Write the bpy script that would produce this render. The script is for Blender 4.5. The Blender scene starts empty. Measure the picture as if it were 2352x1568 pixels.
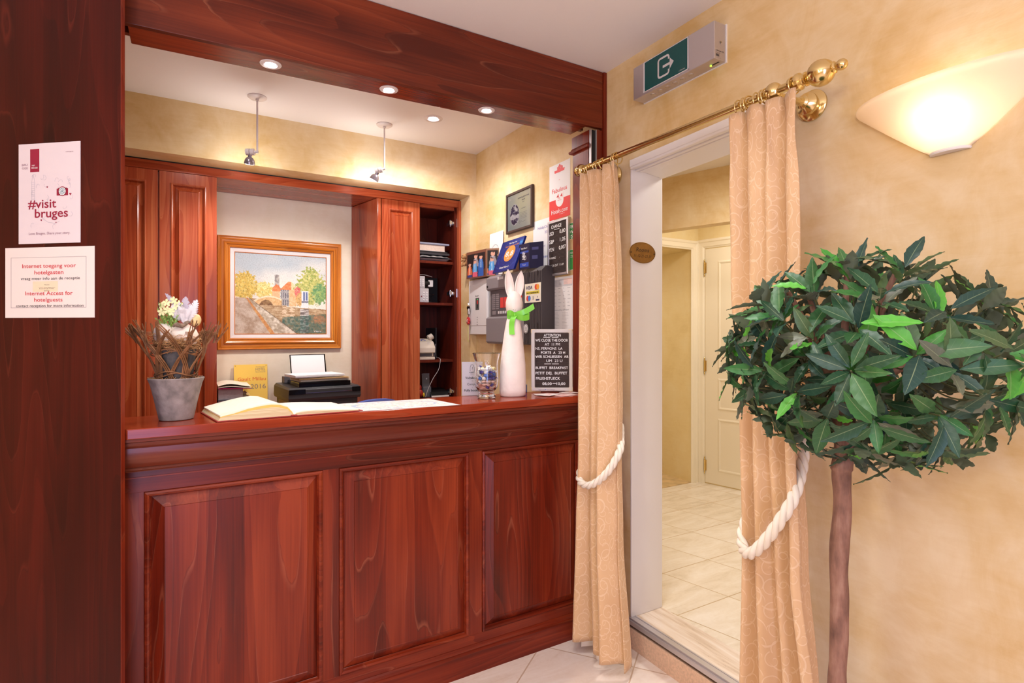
import bpy, bmesh, math, random
from mathutils import Vector, Matrix, noise
random.seed(7)
S = bpy.context.scene
COL = S.collection
PI = math.pi

# ------------------------------------------------------------------ camera, world, light, exposure
cam_d = bpy.data.cameras.new('camera'); cam = bpy.data.objects.new('camera', cam_d); COL.objects.link(cam)
cam.location = (0, 0, 1.4); cam.rotation_euler = (PI/2, 0, math.radians(-30.258))
cam_d.sensor_width = 36; cam_d.lens = 1256.5*36/2352; cam_d.shift_y = -20/2352; cam_d.clip_start = .05
S.camera = cam
S.view_settings.view_transform = 'Standard'; S.view_settings.look = 'None'
S.view_settings.gamma = 1; S.view_settings.use_curve_mapping = False
S.view_settings.exposure = 0.0; S.cycles.caustics_reflective = False
W = bpy.data.worlds.new('world'); S.world = W; W.use_nodes = True
W.node_tree.nodes['Background'].inputs[0].default_value = (.75, .82, 1, 1)
W.node_tree.nodes['Background'].inputs[1].default_value = .35

def lamp(kind, name, loc, power, color, size=.1, target=None, sizey=None, spot=None, blend=.5):
    d = bpy.data.lights.new(name, kind); d.energy = power; d.color = color
    if kind == 'AREA':
        d.size = size
        if sizey: d.shape = 'RECTANGLE'; d.size_y = sizey
        else: d.shape = 'DISK'
    else: d.shadow_soft_size = size
    if kind == 'SPOT': d.spot_size = math.radians(spot); d.spot_blend = blend
    o = bpy.data.objects.new(name, d); COL.objects.link(o); o.location = loc
    if target is not None:
        o.rotation_euler = (Vector(target)-Vector(loc)).to_track_quat('-Z', 'Y').to_euler()
    return o
WARM = (1, .965, .905); NEUT = (1, .995, .99); COOL = (.48, .54, 1)
# daylight through the entrance window behind the photographer
lamp('AREA', 'window_daylight', (-.62, -2.55, 1.14), 56, COOL, 1.2, (-.62, 2, 1.14), 2.1)
# unseen point lights added behind the camera to brighten the lobby and its ceiling
lamp('POINT', 'lobby_fill_light', (-.70, -.50, 1.98), 44, NEUT, .16)
lamp('POINT', 'lobby_fill_light', (.55, -.42, 1.98), 5, NEUT, .16)
# recessed ceiling spots of the lobby, just ahead of the photographer
lamp('SPOT', 'lobby_ceiling_spot', (.20, 1.0, 2.62), 38, NEUT, .04, (.2, 1.05, 0), spot=140, blend=.8)
lamp('SPOT', 'lobby_ceiling_spot', (.78, 1.10, 2.62), 34, NEUT, .04, (.75, 1.2, 0), spot=105, blend=.8)
# added fill spot, hidden by the beam, that brightens the left cabinets
lamp('SPOT', 'reception_fill_spot', (-.02, 2.60, 2.62), 26, (1, .965, .95), .04, (-.02, 2.75, 0), spot=155, blend=.8)
# wall lamp on the lobby's left side
lamp('AREA', 'lobby_wall_light', (-1.35, .1, 1.62), 7, NEUT, .35, (1.7, .75, 1.05))
lamp('POINT', 'ceiling_fill_light', (-1.25, .35, 2.2), 13, NEUT, .08)  # added fill without a fixture, lifts the lobby ceiling
# corridor lamps
lamp('AREA', 'passage_fill_light', (3.2, 4.2, 2.06), 5, WARM, .3, (3.2, 4.2, 0))  # added fill, brightens the inner wall of the passage
lamp('AREA', 'corridor_light', (2.45, 1.75, 2.44), 17, WARM, .35, (2.45, 1.75, 0))
lamp('AREA', 'corridor_light', (3.42, 2.45, 2.44), 9, WARM, .35, (3.42, 2.45, 0))

# ------------------------------------------------------------------ materials
def lin(c):
    return tuple(((x/255)/12.92 if x/255 <= .04045 else ((x/255+.055)/1.055)**2.4) for x in c[:3])+(1,)
MATS = {}
def mat(name, col=(200, 200, 200), rough=.5, metal=0, spec=.5, emit=0, trans=0, ior=1.45, coat=0, noise_amt=0, noise_scale=20, bump=0, bump_scale=80):
    if name in MATS: return MATS[name]
    m = bpy.data.materials.new(name); m.use_nodes = True; nt = m.node_tree; b = nt.nodes['Principled BSDF']
    c = lin(col)
    b.inputs['Base Color'].default_value = c; b.inputs['Roughness'].default_value = rough
    b.inputs['Metallic'].default_value = metal; b.inputs['Specular IOR Level'].default_value = spec
    b.inputs['Transmission Weight'].default_value = trans; b.inputs['IOR'].default_value = ior
    b.inputs['Coat Weight'].default_value = coat
    if emit: b.inputs['Emission Color'].default_value = c; b.inputs['Emission Strength'].default_value = emit
    if noise_amt or bump:
        tc = nt.nodes.new('ShaderNodeTexCoord')
    if noise_amt:
        n = nt.nodes.new('ShaderNodeTexNoise'); n.inputs['Scale'].default_value = noise_scale; n.inputs['Detail'].default_value = 5
        nt.links.new(tc.outputs['Object'], n.inputs['Vector'])
        r = nt.nodes.new('ShaderNodeValToRGB')
        r.color_ramp.elements[0].position = .3; r.color_ramp.elements[1].position = .7
        r.color_ramp.elements[0].color = tuple(max(0, x*(1-noise_amt)) for x in c[:3])+(1,)
        r.color_ramp.elements[1].color = tuple(min(1, x*(1+noise_amt)) for x in c[:3])+(1,)
        nt.links.new(n.outputs['Fac'], r.inputs['Fac']); nt.links.new(r.outputs['Color'], b.inputs['Base Color'])
    if bump:
        n2 = nt.nodes.new('ShaderNodeTexNoise'); n2.inputs['Scale'].default_value = bump_scale; n2.inputs['Detail'].default_value = 4
        nt.links.new(tc.outputs['Object'], n2.inputs['Vector'])
        bp = nt.nodes.new('ShaderNodeBump'); bp.inputs['Strength'].default_value = bump; bp.inputs['Distance'].default_value = .004
        nt.links.new(n2.outputs['Fac'], bp.inputs['Height']); nt.links.new(bp.outputs['Normal'], b.inputs['Normal'])
    MATS[name] = m; return m

class NT:                                                        # tiny node-graph helper
    def __init__(s, name):
        s.m = bpy.data.materials.new(name); s.m.use_nodes = True; s.t = s.m.node_tree
        s.b = s.t.nodes['Principled BSDF']; MATS[name] = s.m
    def n(s, typ, **kw):
        o = s.t.nodes.new('ShaderNode'+typ)
        for k, v in kw.items():
            if hasattr(o, k) and not k.startswith('i_'): setattr(o, k, v)
        return o
    def l(s, a, b): s.t.links.new(a, b)
    def math(s, op, a, b=None, c=None):
        o = s.n('Math', operation=op)
        for i, x in enumerate((a, b, c)):
            if x is None: continue
            if isinstance(x, (int, float)): o.inputs[i].default_value = x
            else: s.l(x, o.inputs[i])
        return o.outputs[0]
    def mix(s, fac, a, b, blend='MIX'):
        o = s.n('MixRGB', blend_type=blend)
        for i, x in enumerate((fac, a, b)):
            if isinstance(x, (int, float)): o.inputs[i].default_value = x
            elif isinstance(x, tuple): o.inputs[i].default_value = x
            else: s.l(x, o.inputs[i])
        return o.outputs[0]
    def ramp(s, fac, *stops):
        o = s.n('ValToRGB'); e = o.color_ramp.elements
        while len(e) < len(stops): e.new(.5)
        for i, (p, c) in enumerate(stops): e[i].position = p; e[i].color = c
        s.l(fac, o.inputs[0]); return o.outputs[0]
    def noise(s, vec, scale, detail=3, rough=.5, dist=0):
        o = s.n('TexNoise'); o.inputs['Scale'].default_value = scale; o.inputs['Detail'].default_value = detail
        o.inputs['Roughness'].default_value = rough; o.inputs['Distortion'].default_value = dist
        s.l(vec, o.inputs['Vector']); return o.outputs['Fac']
    def mapping(s, vec, scale=(1, 1, 1), loc=(0, 0, 0), rot=(0, 0, 0)):
        o = s.n('Mapping'); o.inputs['Scale'].default_value = scale; o.inputs['Location'].default_value = loc; o.inputs['Rotation'].default_value = rot
        s.l(vec, o.inputs['Vector']); return o.outputs[0]
    def bump(s, h, strength=.2, dist=.004):
        o = s.n('Bump'); o.inputs['Strength'].default_value = strength; o.inputs['Distance'].default_value = dist
        s.l(h, o.inputs['Height']); s.l(o.outputs[0], s.b.inputs['Normal'])

def wood(name, axis, dark=(66, 14, 5), mid=(108, 30, 12), light=(142, 54, 26), line=(172, 94, 66), rough=.3, boards=9.0, seed=0, coat=.05, spec=.30):
    if name in MATS: return MATS[name]
    g = NT(name)
    tc = g.n('TexCoord'); oi = g.n('ObjectInfo')
    off = g.n('CombineXYZ'); r = g.math('MULTIPLY', oi.outputs['Random'], 37.0)
    for i in range(3): g.l(r, off.inputs[i])
    add = g.n('VectorMath', operation='ADD'); g.l(tc.outputs['Object'], add.inputs[0]); g.l(off.outputs[0], add.inputs[1])
    ia = 'xyz'.index(axis)
    def sc(al, ac): return tuple(al if i == ia else ac for i in range(3))
    v1 = g.mapping(add.outputs[0], sc(.5, 4.4), (seed, seed*2, seed*3))
    n1 = g.math('ADD', g.noise(v1, 1.5, 1.0, .4, .15), g.math('MULTIPLY', g.noise(g.mapping(add.outputs[0], sc(3, 16)), 1.4, 3), .028))
    rings = g.math('FRACT', g.math('MULTIPLY', n1, 12.0))
    edge = g.math('SUBTRACT', 1.0, g.math('ABSOLUTE', g.math('SUBTRACT', g.math('MULTIPLY', rings, 2.0), 1.0)))
    ln = g.ramp(rings, (0, (0, 0, 0, 1)), (.03, (1, 1, 1, 1)), (.10, (0, 0, 0, 1)))
    brk = g.ramp(g.noise(g.mapping(add.outputs[0], sc(2, 7)), 1.3, 2), (.40, (0, 0, 0, 1)), (.62, (1, 1, 1, 1)))
    lnm = g.math('MULTIPLY', ln, brk)
    v2 = g.mapping(add.outputs[0], sc(2.5, 150)); fib = g.noise(v2, 1.0, 3, .6)
    v3 = g.mapping(add.outputs[0], sc(.6, 5)); broad = g.noise(v3, 1.6, 2, .5)
    wn = g.n('TexWhiteNoise', noise_dimensions='2D')
    sx = g.n('SeparateXYZ'); g.l(add.outputs[0], sx.inputs[0]); others = [i for i in range(3) if i != ia]
    cb = g.n('CombineXYZ')
    for k, i in enumerate(others): g.l(g.math('FLOOR', g.math('MULTIPLY', sx.outputs[i], boards if k == 0 else (boards if axis == 'y' else 1.5))), cb.inputs[k])
    g.l(cb.outputs[0], wn.inputs['Vector'])
    tone = g.math('ADD', g.math('ADD', g.math('MULTIPLY', broad, .75), g.math('MULTIPLY', wn.outputs['Value'], .16)), g.math('ADD', g.math('MULTIPLY', fib, .30), g.math('MULTIPLY', rings, .14)))
    base = g.ramp(tone, (.42, lin(dark)), (.66, lin(mid)), (.92, lin(light)))
    col = g.mix(g.math('MULTIPLY', lnm, .42), base, lin(line))
    g.l(col, g.b.inputs['Base Color'])
    g.b.inputs['Roughness'].default_value = rough; g.b.inputs['Specular IOR Level'].default_value = spec
    g.b.inputs['Coat Weight'].default_value = coat; g.b.inputs['Coat Roughness'].default_value = .22
    g.bump(fib, .06, .002)
    return g.m

def stucco(name, a, b, c, rough=.55, bumpv=.12):
    g = NT(name); tc = g.n('TexCoord'); v = tc.outputs['Object']
    n1 = g.noise(v, 1.6, 5, .6, .8); n2 = g.noise(g.mapping(v, (1, 1, .7), (3, 1, 2), (.6, .5, .3)), 6, 6, .65, 1.2)
    n3 = g.noise(g.mapping(v, (3, 3, 14), (0, 0, 0), (.7, .6, .2)), 3, 4, .6, .5)
    t = g.math('ADD', g.math('MULTIPLY', n1, .6), g.math('ADD', g.math('MULTIPLY', n2, .3), g.math('MULTIPLY', n3, .12)))
    col = g.ramp(t, (.37, lin(a)), (.5, lin(b)), (.64, lin(c)))
    g.l(col, g.b.inputs['Base Color']); g.b.inputs['Roughness'].default_value = rough; g.b.inputs['Specular IOR Level'].default_value = .3
    g.bump(g.math('ADD', n2, n3), bumpv, .006); return g.m

def tiles(name, org, ang, size, skew, cols, grout, rough=.25, veinang=0.4, gw=.004):
    g = NT(name); tc = g.n('TexCoord'); v = tc.outputs['Object']
    m = g.mapping(v, (1, 1, 1), (-org[0], -org[1], 0)); rt = g.n('VectorRotate', rotation_type='Z_AXIS'); rt.inputs['Angle'].default_value = -ang
    g.l(m, rt.inputs['Vector']); sx = g.n('SeparateXYZ'); g.l(rt.outputs[0], sx.inputs[0])
    X = g.math('DIVIDE', g.math('ADD', sx.outputs[0], g.math('MULTIPLY', sx.outputs[1], skew)), size); Y = g.math('DIVIDE', sx.outputs[1], size)
    def gl(q):
        f = g.math('FRACT', q); d = g.math('MINIMUM', f, g.math('SUBTRACT', 1.0, f)); return g.math('LESS_THAN', d, gw/size)
    line = g.math('MAXIMUM', gl(X), gl(Y))
    cb = g.n('CombineXYZ'); g.l(g.math('FLOOR', X), cb.inputs[0]); g.l(g.math('FLOOR', Y), cb.inputs[1])
    wn = g.n('TexWhiteNoise', noise_dimensions='2D'); g.l(cb.outputs[0], wn.inputs['Vector'])
    sh = g.n('VectorMath', operation='MULTIPLY_ADD'); g.l(wn.outputs['Color'], sh.inputs[0]); sh.inputs[1].default_value = (9, 9, 9); g.l(v, sh.inputs[2])
    vein = g.noise(g.mapping(sh.outputs[0], (2.2, 9, 1), (0, 0, 0), (0, 0, veinang)), 1.4, 6, .62, .8)
    fine = g.noise(v, 60, 4, .7)
    t = g.math('ADD', g.math('ADD', g.math('MULTIPLY', vein, .75), g.math('MULTIPLY', fine, .2)), g.math('MULTIPLY', wn.outputs['Value'], .12))
    col = g.ramp(t, (.34, lin(cols[0])), (.5, lin(cols[1])), (.68, lin(cols[2])))
    col = g.mix(line, col, lin(grout)); g.l(col, g.b.inputs['Base Color'])
    g.l(g.math('ADD', g.math('MULTIPLY', line, .4), rough), g.b.inputs['Roughness'])
    g.bump(g.math('SUBTRACT', 1.0, line), .25, .002); return g.m

def attr_mat(name, rough=.6, spec=.3, coat=0, bump=0):
    if name in MATS: return MATS[name]
    g = NT(name); a = g.n('Attribute'); a.attribute_name = 'Col'; g.l(a.outputs['Color'], g.b.inputs['Base Color'])
    g.b.inputs['Roughness'].default_value = rough; g.b.inputs['Specular IOR Level'].default_value = spec; g.b.inputs['Coat Weight'].default_value = coat
    if bump:
        tc = g.n('TexCoord'); g.bump(g.noise(tc.outputs['Object'], 160, 3), bump, .002)
    return g.m

def damask(name):
    g = NT(name); a = g.n('Attribute'); a.attribute_name = 'uvp'; v = a.outputs['Vector']
    def spir(scale, off, k, w):
        mp = g.mapping(v, (scale, scale, 0), off)
        vo = g.n('TexVoronoi', feature='F1', voronoi_dimensions='2D'); vo.inputs['Scale'].default_value = 1; vo.inputs['Randomness'].default_value = .75
        g.l(mp, vo.inputs['Vector'])
        df = g.n('VectorMath', operation='SUBTRACT'); g.l(mp, df.inputs[0]); g.l(vo.outputs['Position'], df.inputs[1])
        s = g.n('SeparateXYZ'); g.l(df.outputs[0], s.inputs[0])
        an = g.math('DIVIDE', g.math('ARCTAN2', s.outputs[1], s.outputs[0]), 2*PI)
        q = g.math('FRACT', g.math('ADD', g.math('MULTIPLY', vo.outputs['Distance'], k), an))
        d = g.math('ABSOLUTE', g.math('SUBTRACT', q, .5))
        ln = g.math('LESS_THAN', d, g.math('MULTIPLY_ADD', vo.outputs['Distance'], w*.8, w*.35))
        return g.math('MULTIPLY', ln, g.math('GREATER_THAN', .62, vo.outputs['Distance']))
    m = g.math('MAXIMUM', spir(19, (0, 0, 0), 2.4, .10), spir(12.5, (.37, .71, 0), 1.4, .065))
    tc = g.n('TexCoord'); nz = g.noise(tc.outputs['Object'], 6, 3)
    base = g.ramp(nz, (.3, lin((212, 170, 126))), (.7, lin((222, 182, 138))))
    col = g.mix(g.math('MULTIPLY', m, .5), base, lin((236, 208, 172))); g.l(col, g.b.inputs['Base Color'])
    g.l(g.math('SUBTRACT', .62, g.math('MULTIPLY', m, .2)), g.b.inputs['Roughness'])
    g.b.inputs['Specular IOR Level'].default_value = .25; g.b.inputs['Sheen Weight'].default_value = .15
    g.bump(m, .35, .003); return g.m

WZ = wood('stained_wood_vertical', 'z'); WX = wood('stained_wood_lengthwise', 'x', seed=3); WY = wood('stained_wood_crosswise', 'y', seed=5)
CAB = dict(dark=(122, 42, 20), mid=(164, 70, 38), light=(194, 106, 66), line=(212, 128, 76), rough=.2, coat=.3)
CZ = wood('cabinet_wood_vertical', 'z', seed=8, **CAB); CX = wood('cabinet_wood_lengthwise', 'x', seed=11, **CAB); CY = wood('cabinet_wood_crosswise', 'y', seed=12, **CAB)
DK = dict(dark=(42, 5, 2), mid=(61, 9, 4), light=(82, 18, 9), line=(116, 44, 28), rough=.5, coat=.03, spec=.22)
DZ = wood('dark_panel_wood', 'z', seed=14, boards=5, **DK)
BEAMX = wood('beam_wood', 'x', dark=(78, 24, 8), mid=(112, 42, 17), light=(140, 62, 30), line=(176, 104, 70), rough=.42, boards=2, seed=21)
STUC = stucco('ochre_stucco', (212, 174, 112), (226, 196, 146), (238, 216, 178))
STUCB = stucco('spotlit_stucco', (222, 204, 176), (230, 216, 192), (236, 224, 204))  # the ochre stucco made paler: cool spotlight on the niche put into its colour
STUCH = stucco('yellow_stucco', (230, 206, 150), (238, 216, 164), (242, 224, 180))
WHITE = mat('white_paint', (236, 229, 224), .5); CEIL = mat('ceiling_paint', (243, 235, 231), .8, bump=.15, bump_scale=300)
CREAM = mat('cream_gloss_paint', (242, 230, 206), .32)
BRASS = mat('polished_brass', (226, 202, 142), .18, 1); STEEL = mat('chrome', (200, 200, 205), .2, 1)
PAPER = mat('white_paper', (240, 236, 234), .7); PAPERW = mat('warm_paper', (238, 228, 206), .75, noise_amt=.03)
BLACK = mat('black_plastic', (24, 23, 24), .35); DGREY = mat('dark_grey_plastic', (92, 87, 90), .45); GREY = mat('grey_plastic', (140, 133, 135), .45)
LGREY = mat('light_grey_plastic', (202, 196, 196), .4); WPLAS = mat('white_plastic', (232, 228, 226), .35)
ALU = mat('aluminium', (200, 194, 196), .38, .75)
INKK = mat('black_ink', (30, 26, 30), .6); INKR = mat('red_ink', (196, 40, 44), .6); INKM = mat('magenta_ink', (150, 28, 58), .6)
INKG = mat('grey_ink', (150, 146, 150), .6); INKB = mat('blue_ink', (46, 74, 170), .6); INKW = mat('white_ink', (244, 242, 240), .6); INKO = mat('orange_ink', (236, 150, 70), .6)
ART = attr_mat('painted_picture', .55, .3, bump=.15); PRINT = attr_mat('printed_picture', .45, .4)

# ------------------------------------------------------------------ mesh building
ORI = {}
class MB:
    def __init__(s):
        s.v = []; s.f = []; s.mi = []; s.M = Matrix(); s.cm = 0; s.col = []; s.uv = []; s.c = (1, 1, 1, 1); s.usecol = False; s.useuv = False; s.calls = []
    def add(s, vs, fs, uvs=None):
        b = len(s.v)
        for k, p in enumerate(vs):
            s.v.append(s.M @ Vector(p)); s.col.append(s.c); s.uv.append(uvs[k] if uvs else (0, 0, 0))
        for f in fs: s.f.append([b+i for i in f]); s.mi.append(s.cm)
        return s
    def box(s, x0, x1, y0, y1, z0, z1):
        s.calls.append(('prim', len(s.v), len(s.f)))
        return s.add([(x, y, z) for z in (z0, z1) for y in (y0, y1) for x in (x0, x1)],
                     [(0, 2, 3, 1), (4, 5, 7, 6), (0, 1, 5, 4), (2, 6, 7, 3), (0, 4, 6, 2), (1, 3, 7, 5)])
    def prism(s, poly, z0, z1):
        n = len(poly)
        return s.add([(x, y, z0) for x, y in poly]+[(x, y, z1) for x, y in poly],
                     [tuple(range(n-1, -1, -1)), tuple(range(n, 2*n))]+[(i, (i+1) % n, n+(i+1) % n, n+i) for i in range(n)])
    def loft(s, rings, caps=True, closed=False):
        n = len(rings[0]); vs = [p for r in rings for p in r]; fs = []; m = len(rings)
        for k in range(m if closed else m-1):
            a, b = k*n, ((k+1) % m)*n
            for i in range(n): fs.append((a+i, a+(i+1) % n, b+(i+1) % n, b+i))
        if caps and not closed: fs += [tuple(range(n-1, -1, -1)), tuple(range((m-1)*n, m*n))]
        return s.add(vs, fs)
    def tube(s, path, r, seg=8, closed=False, caps=True):
        P = [Vector(p) for p in path]; n = len(P); rings = []
        rs = r if isinstance(r, (list, tuple)) else [r]*n
        up = None
        for i in range(n):
            t = (P[(i+1) % n]-P[i-1]) if closed else (P[min(i+1, n-1)]-P[max(i-1, 0)])
            if t.length < 1e-9: t = Vector((0, 0, 1))
            t.normalize()
            if up is None:
                up = Vector((0, 0, 1)) if abs(t.z) < .9 else Vector((1, 0, 0))
            up = (up-t*up.dot(t)); up = up.normalized() if up.length > 1e-6 else t.orthogonal().normalized()
            sd = t.cross(up)
            rings.append([P[i]+(sd*math.cos(2*PI*k/seg)+up*math.sin(2*PI*k/seg))*rs[i] for k in range(seg)])
        return s.loft(rings, caps, closed)
    def lathe(s, prof, c=(0, 0, 0), seg=32, sx=1, sy=1, a0=0, a1=2*PI, jit=0):
        full = abs(a1-a0-2*PI) < 1e-6; k = seg if full else seg+1; rings = []
        for r, z in prof:
            rings.append([(c[0]+r*sx*math.cos(a0+(a1-a0)*i/seg), c[1]+r*sy*math.sin(a0+(a1-a0)*i/seg), c[2]+z) for i in range(k)])
        if full: return s.loft(rings, prof[0][0] > 1e-6 or True)
        fs = []; vs = [p for r in rings for p in r]
        for j in range(len(rings)-1):
            for i in range(k-1): fs.append((j*k+i, j*k+i+1, (j+1)*k+i+1, (j+1)*k+i))
        return s.add(vs, fs)
    def sphere(s, c, r, seg=16, rng=10):
        r = r if isinstance(r, tuple) else (r, r, r)
        return s.loft([[(c[0]+r[0]*math.sin(PI*j/rng)*math.cos(2*PI*i/seg), c[1]+r[1]*math.sin(PI*j/rng)*math.sin(2*PI*i/seg), c[2]-r[2]*math.cos(PI*j/rng)) for i in range(seg)]
                       for j in [.02]+list(range(1, rng))+[rng-.02]])
    def rects(s, x0, x1, y0, y1, steps, cap=True):                # nested rectangles (inset, height) in local xy, z out
        rings = [[(x0+i, y0+i, d), (x1-i, y0+i, d), (x1-i, y1-i, d), (x0+i, y1-i, d)] for i, d in steps]
        n = 4; vs = [p for r in rings for p in r]; fs = []
        for k in range(len(rings)-1):
            for i in range(n): fs.append((k*n+i, k*n+(i+1) % n, (k+1)*n+(i+1) % n, (k+1)*n+i))
        if cap: fs.append(tuple(range((len(rings)-1)*n, len(rings)*n)))
        return s.add(vs, fs)
    def disc(s, x, y, r, z0=0, z1=.0004, seg=24, ry=None):
        s.calls.append(('prim', len(s.v), len(s.f)))
        ry = ry or r
        return s.prism([(x+r*math.cos(2*PI*i/seg), y+ry*math.sin(2*PI*i/seg)) for i in range(seg)], z0, z1)
    def ring(s, x, y, r0, r1, z=.0004, seg=28, ry=1):
        s.calls.append(('prim', len(s.v), len(s.f)))
        vs = []; fs = []
        for i in range(seg):
            c, q = math.cos(2*PI*i/seg), math.sin(2*PI*i/seg); vs += [(x+r0*c, y+r0*q*ry, z), (x+r1*c, y+r1*q*ry, z)]
        for i in range(seg): j = (i+1) % seg; fs.append((2*i, 2*i+1, 2*j+1, 2*j))
        return s.add(vs, fs)
    def bar(s, x0, x1, y0, y1, z0=0, z1=.0004): return s.box(x0, x1, y0, y1, z0, z1)
    def line(s, pts, w, z=.0004):                                   # flat polyline in local xy
        s.calls.append(('prim', len(s.v), len(s.f)))
        P = [Vector((p[0], p[1])) for p in pts]; P = [p for i, p in enumerate(P) if i == 0 or (p-P[i-1]).length > 1e-7]; vs = []; n = len(P)
        for i, p in enumerate(P):
            d0 = (P[i]-P[i-1]).normalized() if i else (P[1]-P[0]).normalized(); d1 = (P[i+1]-P[i]).normalized() if i < n-1 else d0
            n0 = Vector((-d0.y, d0.x)); n1 = Vector((-d1.y, d1.x)); m = n0+n1; m = m/max(.35, m.length_squared)*2 if m.length > 1e-6 else n0
            vs += [(p.x+m.x*w/2, p.y+m.y*w/2, z), (p.x-m.x*w/2, p.y-m.y*w/2, z)]
        return s.add(vs, [(2*i, 2*i+1, 2*i+3, 2*i+2) for i in range(n-1)])
    def text(s, body, x, y, size, align='c', width=None, bold=0, shear=0, z=.0006, sx=1):
        cu = bpy.data.curves.new('lettering', 'FONT'); cu.body = body; cu.size = 1; cu.offset = 0 if ('M' in body or 'm' in body) and bold > .004 else bold; cu.shear = shear; cu.resolution_u = 3
        o = bpy.data.objects.new('lettering', cu); COL.objects.link(o)
        me = bpy.data.meshes.new_from_object(o)
        bpy.data.objects.remove(o); bpy.data.curves.remove(cu)
        vs = [v.co.copy() for v in me.vertices]; fs = [tuple(p.vertices) for p in me.polygons]; bpy.data.meshes.remove(me)
        if not vs: return s
        a, b = min(v.x for v in vs), max(v.x for v in vs)
        k = size; kx = (width/(b-a)) if width else k*sx
        s.calls.append(('text', len(s.v), len(s.f)))
        ox = {'c': -(a+b)/2, 'l': -a, 'r': -b}[align]
        return s.add([((v.x+ox)*kx+x, v.y*k+y, z) for v in vs], fs)
    def grid(s, w, h, nx, ny, fn, z=.0005):                         # colour picture, origin bottom-left
        vs = []; fs = []; b = len(s.v)
        for j in range(ny+1):
            for i in range(nx+1):
                s.v.append(s.M @ Vector((w*i/nx, h*j/ny, z))); s.col.append(lin(fn(i/nx, j/ny))); s.uv.append((0, 0, 0))
        for j in range(ny):
            for i in range(nx): a = b+j*(nx+1)+i; s.f.append([a, a+1, a+nx+2, a+nx+1]); s.mi.append(s.cm)
        s.usecol = True; return s
    def build(s, name, mats, parent=None, **kw):
        every = name in ('white_letters', 'blue_bar', 'control_panel', 'red_disc', 'red_labels', 'rivets', 'slots', 'white_labels', 'light_lens', 'grey_print', 'blue_print')
        texts = [c for c in s.calls if c[0] == 'text']
        if parent is None or len(s.calls) < 2 or not (every or texts) or s.calls[0][1] > 0: return s.build1(name, mats, parent, **kw)
        ends = s.calls[1:]+[('', len(s.v), len(s.f))]; rest = MB(); out = None; PR = {'white_letters': 'letter_row', 'red_labels': 'red_label', 'rivets': 'rivet', 'slots': 'slot', 'white_labels': 'white_label'}
        for c, e in zip(s.calls, ends):
            q = MB() if (every or c[0] == 'text') else rest; o = len(q.v)
            q.v += s.v[c[1]:e[1]]; q.col += s.col[c[1]:e[1]]; q.uv += s.uv[c[1]:e[1]]; q.f += [[i-c[1]+o for i in f] for f in s.f[c[2]:e[2]]]; q.mi += s.mi[c[2]:e[2]]
            if q is not rest: out = q.build1(PR.get(name, name), mats, parent, **kw)
        if rest.f: out = rest.build1(name, mats, parent, **kw)
        return out
    def build1(s, name, mats, parent=None, smooth=None, bevel=0, loc=None, fixn=True, solid=0):
        if not isinstance(mats, (list, tuple)): mats = [mats]
        if parent is not None: L = Vector(ORI[parent.name])
        elif loc is not None: L = Vector(loc)
        else:
            xs = [v.x for v in s.v]; ys = [v.y for v in s.v]; L = Vector(((min(xs)+max(xs))/2, (min(ys)+max(ys))/2, min(v.z for v in s.v)))
        me = bpy.data.meshes.new(name); me.from_pydata([v-L for v in s.v], [], s.f)
        for m in mats: me.materials.append(m)
        for p, i in zip(me.polygons, s.mi): p.material_index = i
        if s.usecol:
            at = me.color_attributes.new('Col', 'FLOAT_COLOR', 'POINT')
            at.data.foreach_set('color', [x for c in s.col for x in c])
        if s.useuv:
            at = me.attributes.new('uvp', 'FLOAT_VECTOR', 'POINT'); at.data.foreach_set('vector', [x for c in s.uv for x in c])
        if fixn or smooth:
            bm = bmesh.new(); bm.from_mesh(me)
            if fixn: bmesh.ops.recalc_face_normals(bm, faces=bm.faces)
            if smooth:
                for f in bm.faces: f.smooth = True
                for e in bm.edges:
                    if len(e.link_faces) == 2 and e.calc_face_angle(0) > math.radians(smooth): e.smooth = False
            bm.to_mesh(me); bm.free()
        o = bpy.data.objects.new(name, me); COL.objects.link(o); ORI[o.name] = tuple(L)
        if parent is not None:
            o.parent = parent
        else: o.location = L
        if bevel:
            md = o.modifiers.new('bevel', 'BEVEL'); md.width = bevel; md.segments = 2; md.limit_method = 'ANGLE'; md.angle_limit = math.radians(40)
        if solid:
            md = o.modifiers.new('thickness', 'SOLIDIFY'); md.thickness = solid
        return o
def tag(o, label, cat, group=None):
    o['label'] = label; o['category'] = cat
    if group: o['group'] = group
    return o
def thing(name, label, cat, loc, group=None):
    o = bpy.data.objects.new(name, None); COL.objects.link(o); o.location = loc; ORI[o.name] = tuple(loc); o.empty_display_size = .05
    return tag(o, label, cat, group)
def struct(o): o['kind'] = 'structure'; return o
def FR(o, right):                                                   # frame: x along 'right', y up, z towards the viewer's side
    r = Vector((right[0], right[1], 0)).normalized(); n = r.cross(Vector((0, 0, 1)))
    return Matrix(((r.x, 0, n.x, o[0]), (r.y, 0, n.y, o[1]), (0, 1, 0, o[2]), (0, 0, 0, 1)))
def TILT(M, a): return M @ Matrix.Rotation(a, 4, 'X')
def mb(M=None):
    m = MB()
    if M is not None: m.M = M
    return m
def spline(pts, n=8, closed=False):
    P = [Vector(p) for p in pts]; out = []; m = len(P)
    for i in range(m if closed else m-1):
        g = (lambda k: P[k % m]) if closed else (lambda k: P[max(0, min(m-1, k))])
        p0, p1, p2, p3 = g(i-1), g(i), g(i+1), g(i+2)
        for j in range(n):
            t = j/n; out.append(.5*((2*p1)+(p2-p0)*t+(2*p0-5*p1+4*p2-p3)*t*t+(3*p1-p0-3*p2+p3)*t**3))
    if not closed: out.append(P[-1])
    return out
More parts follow.
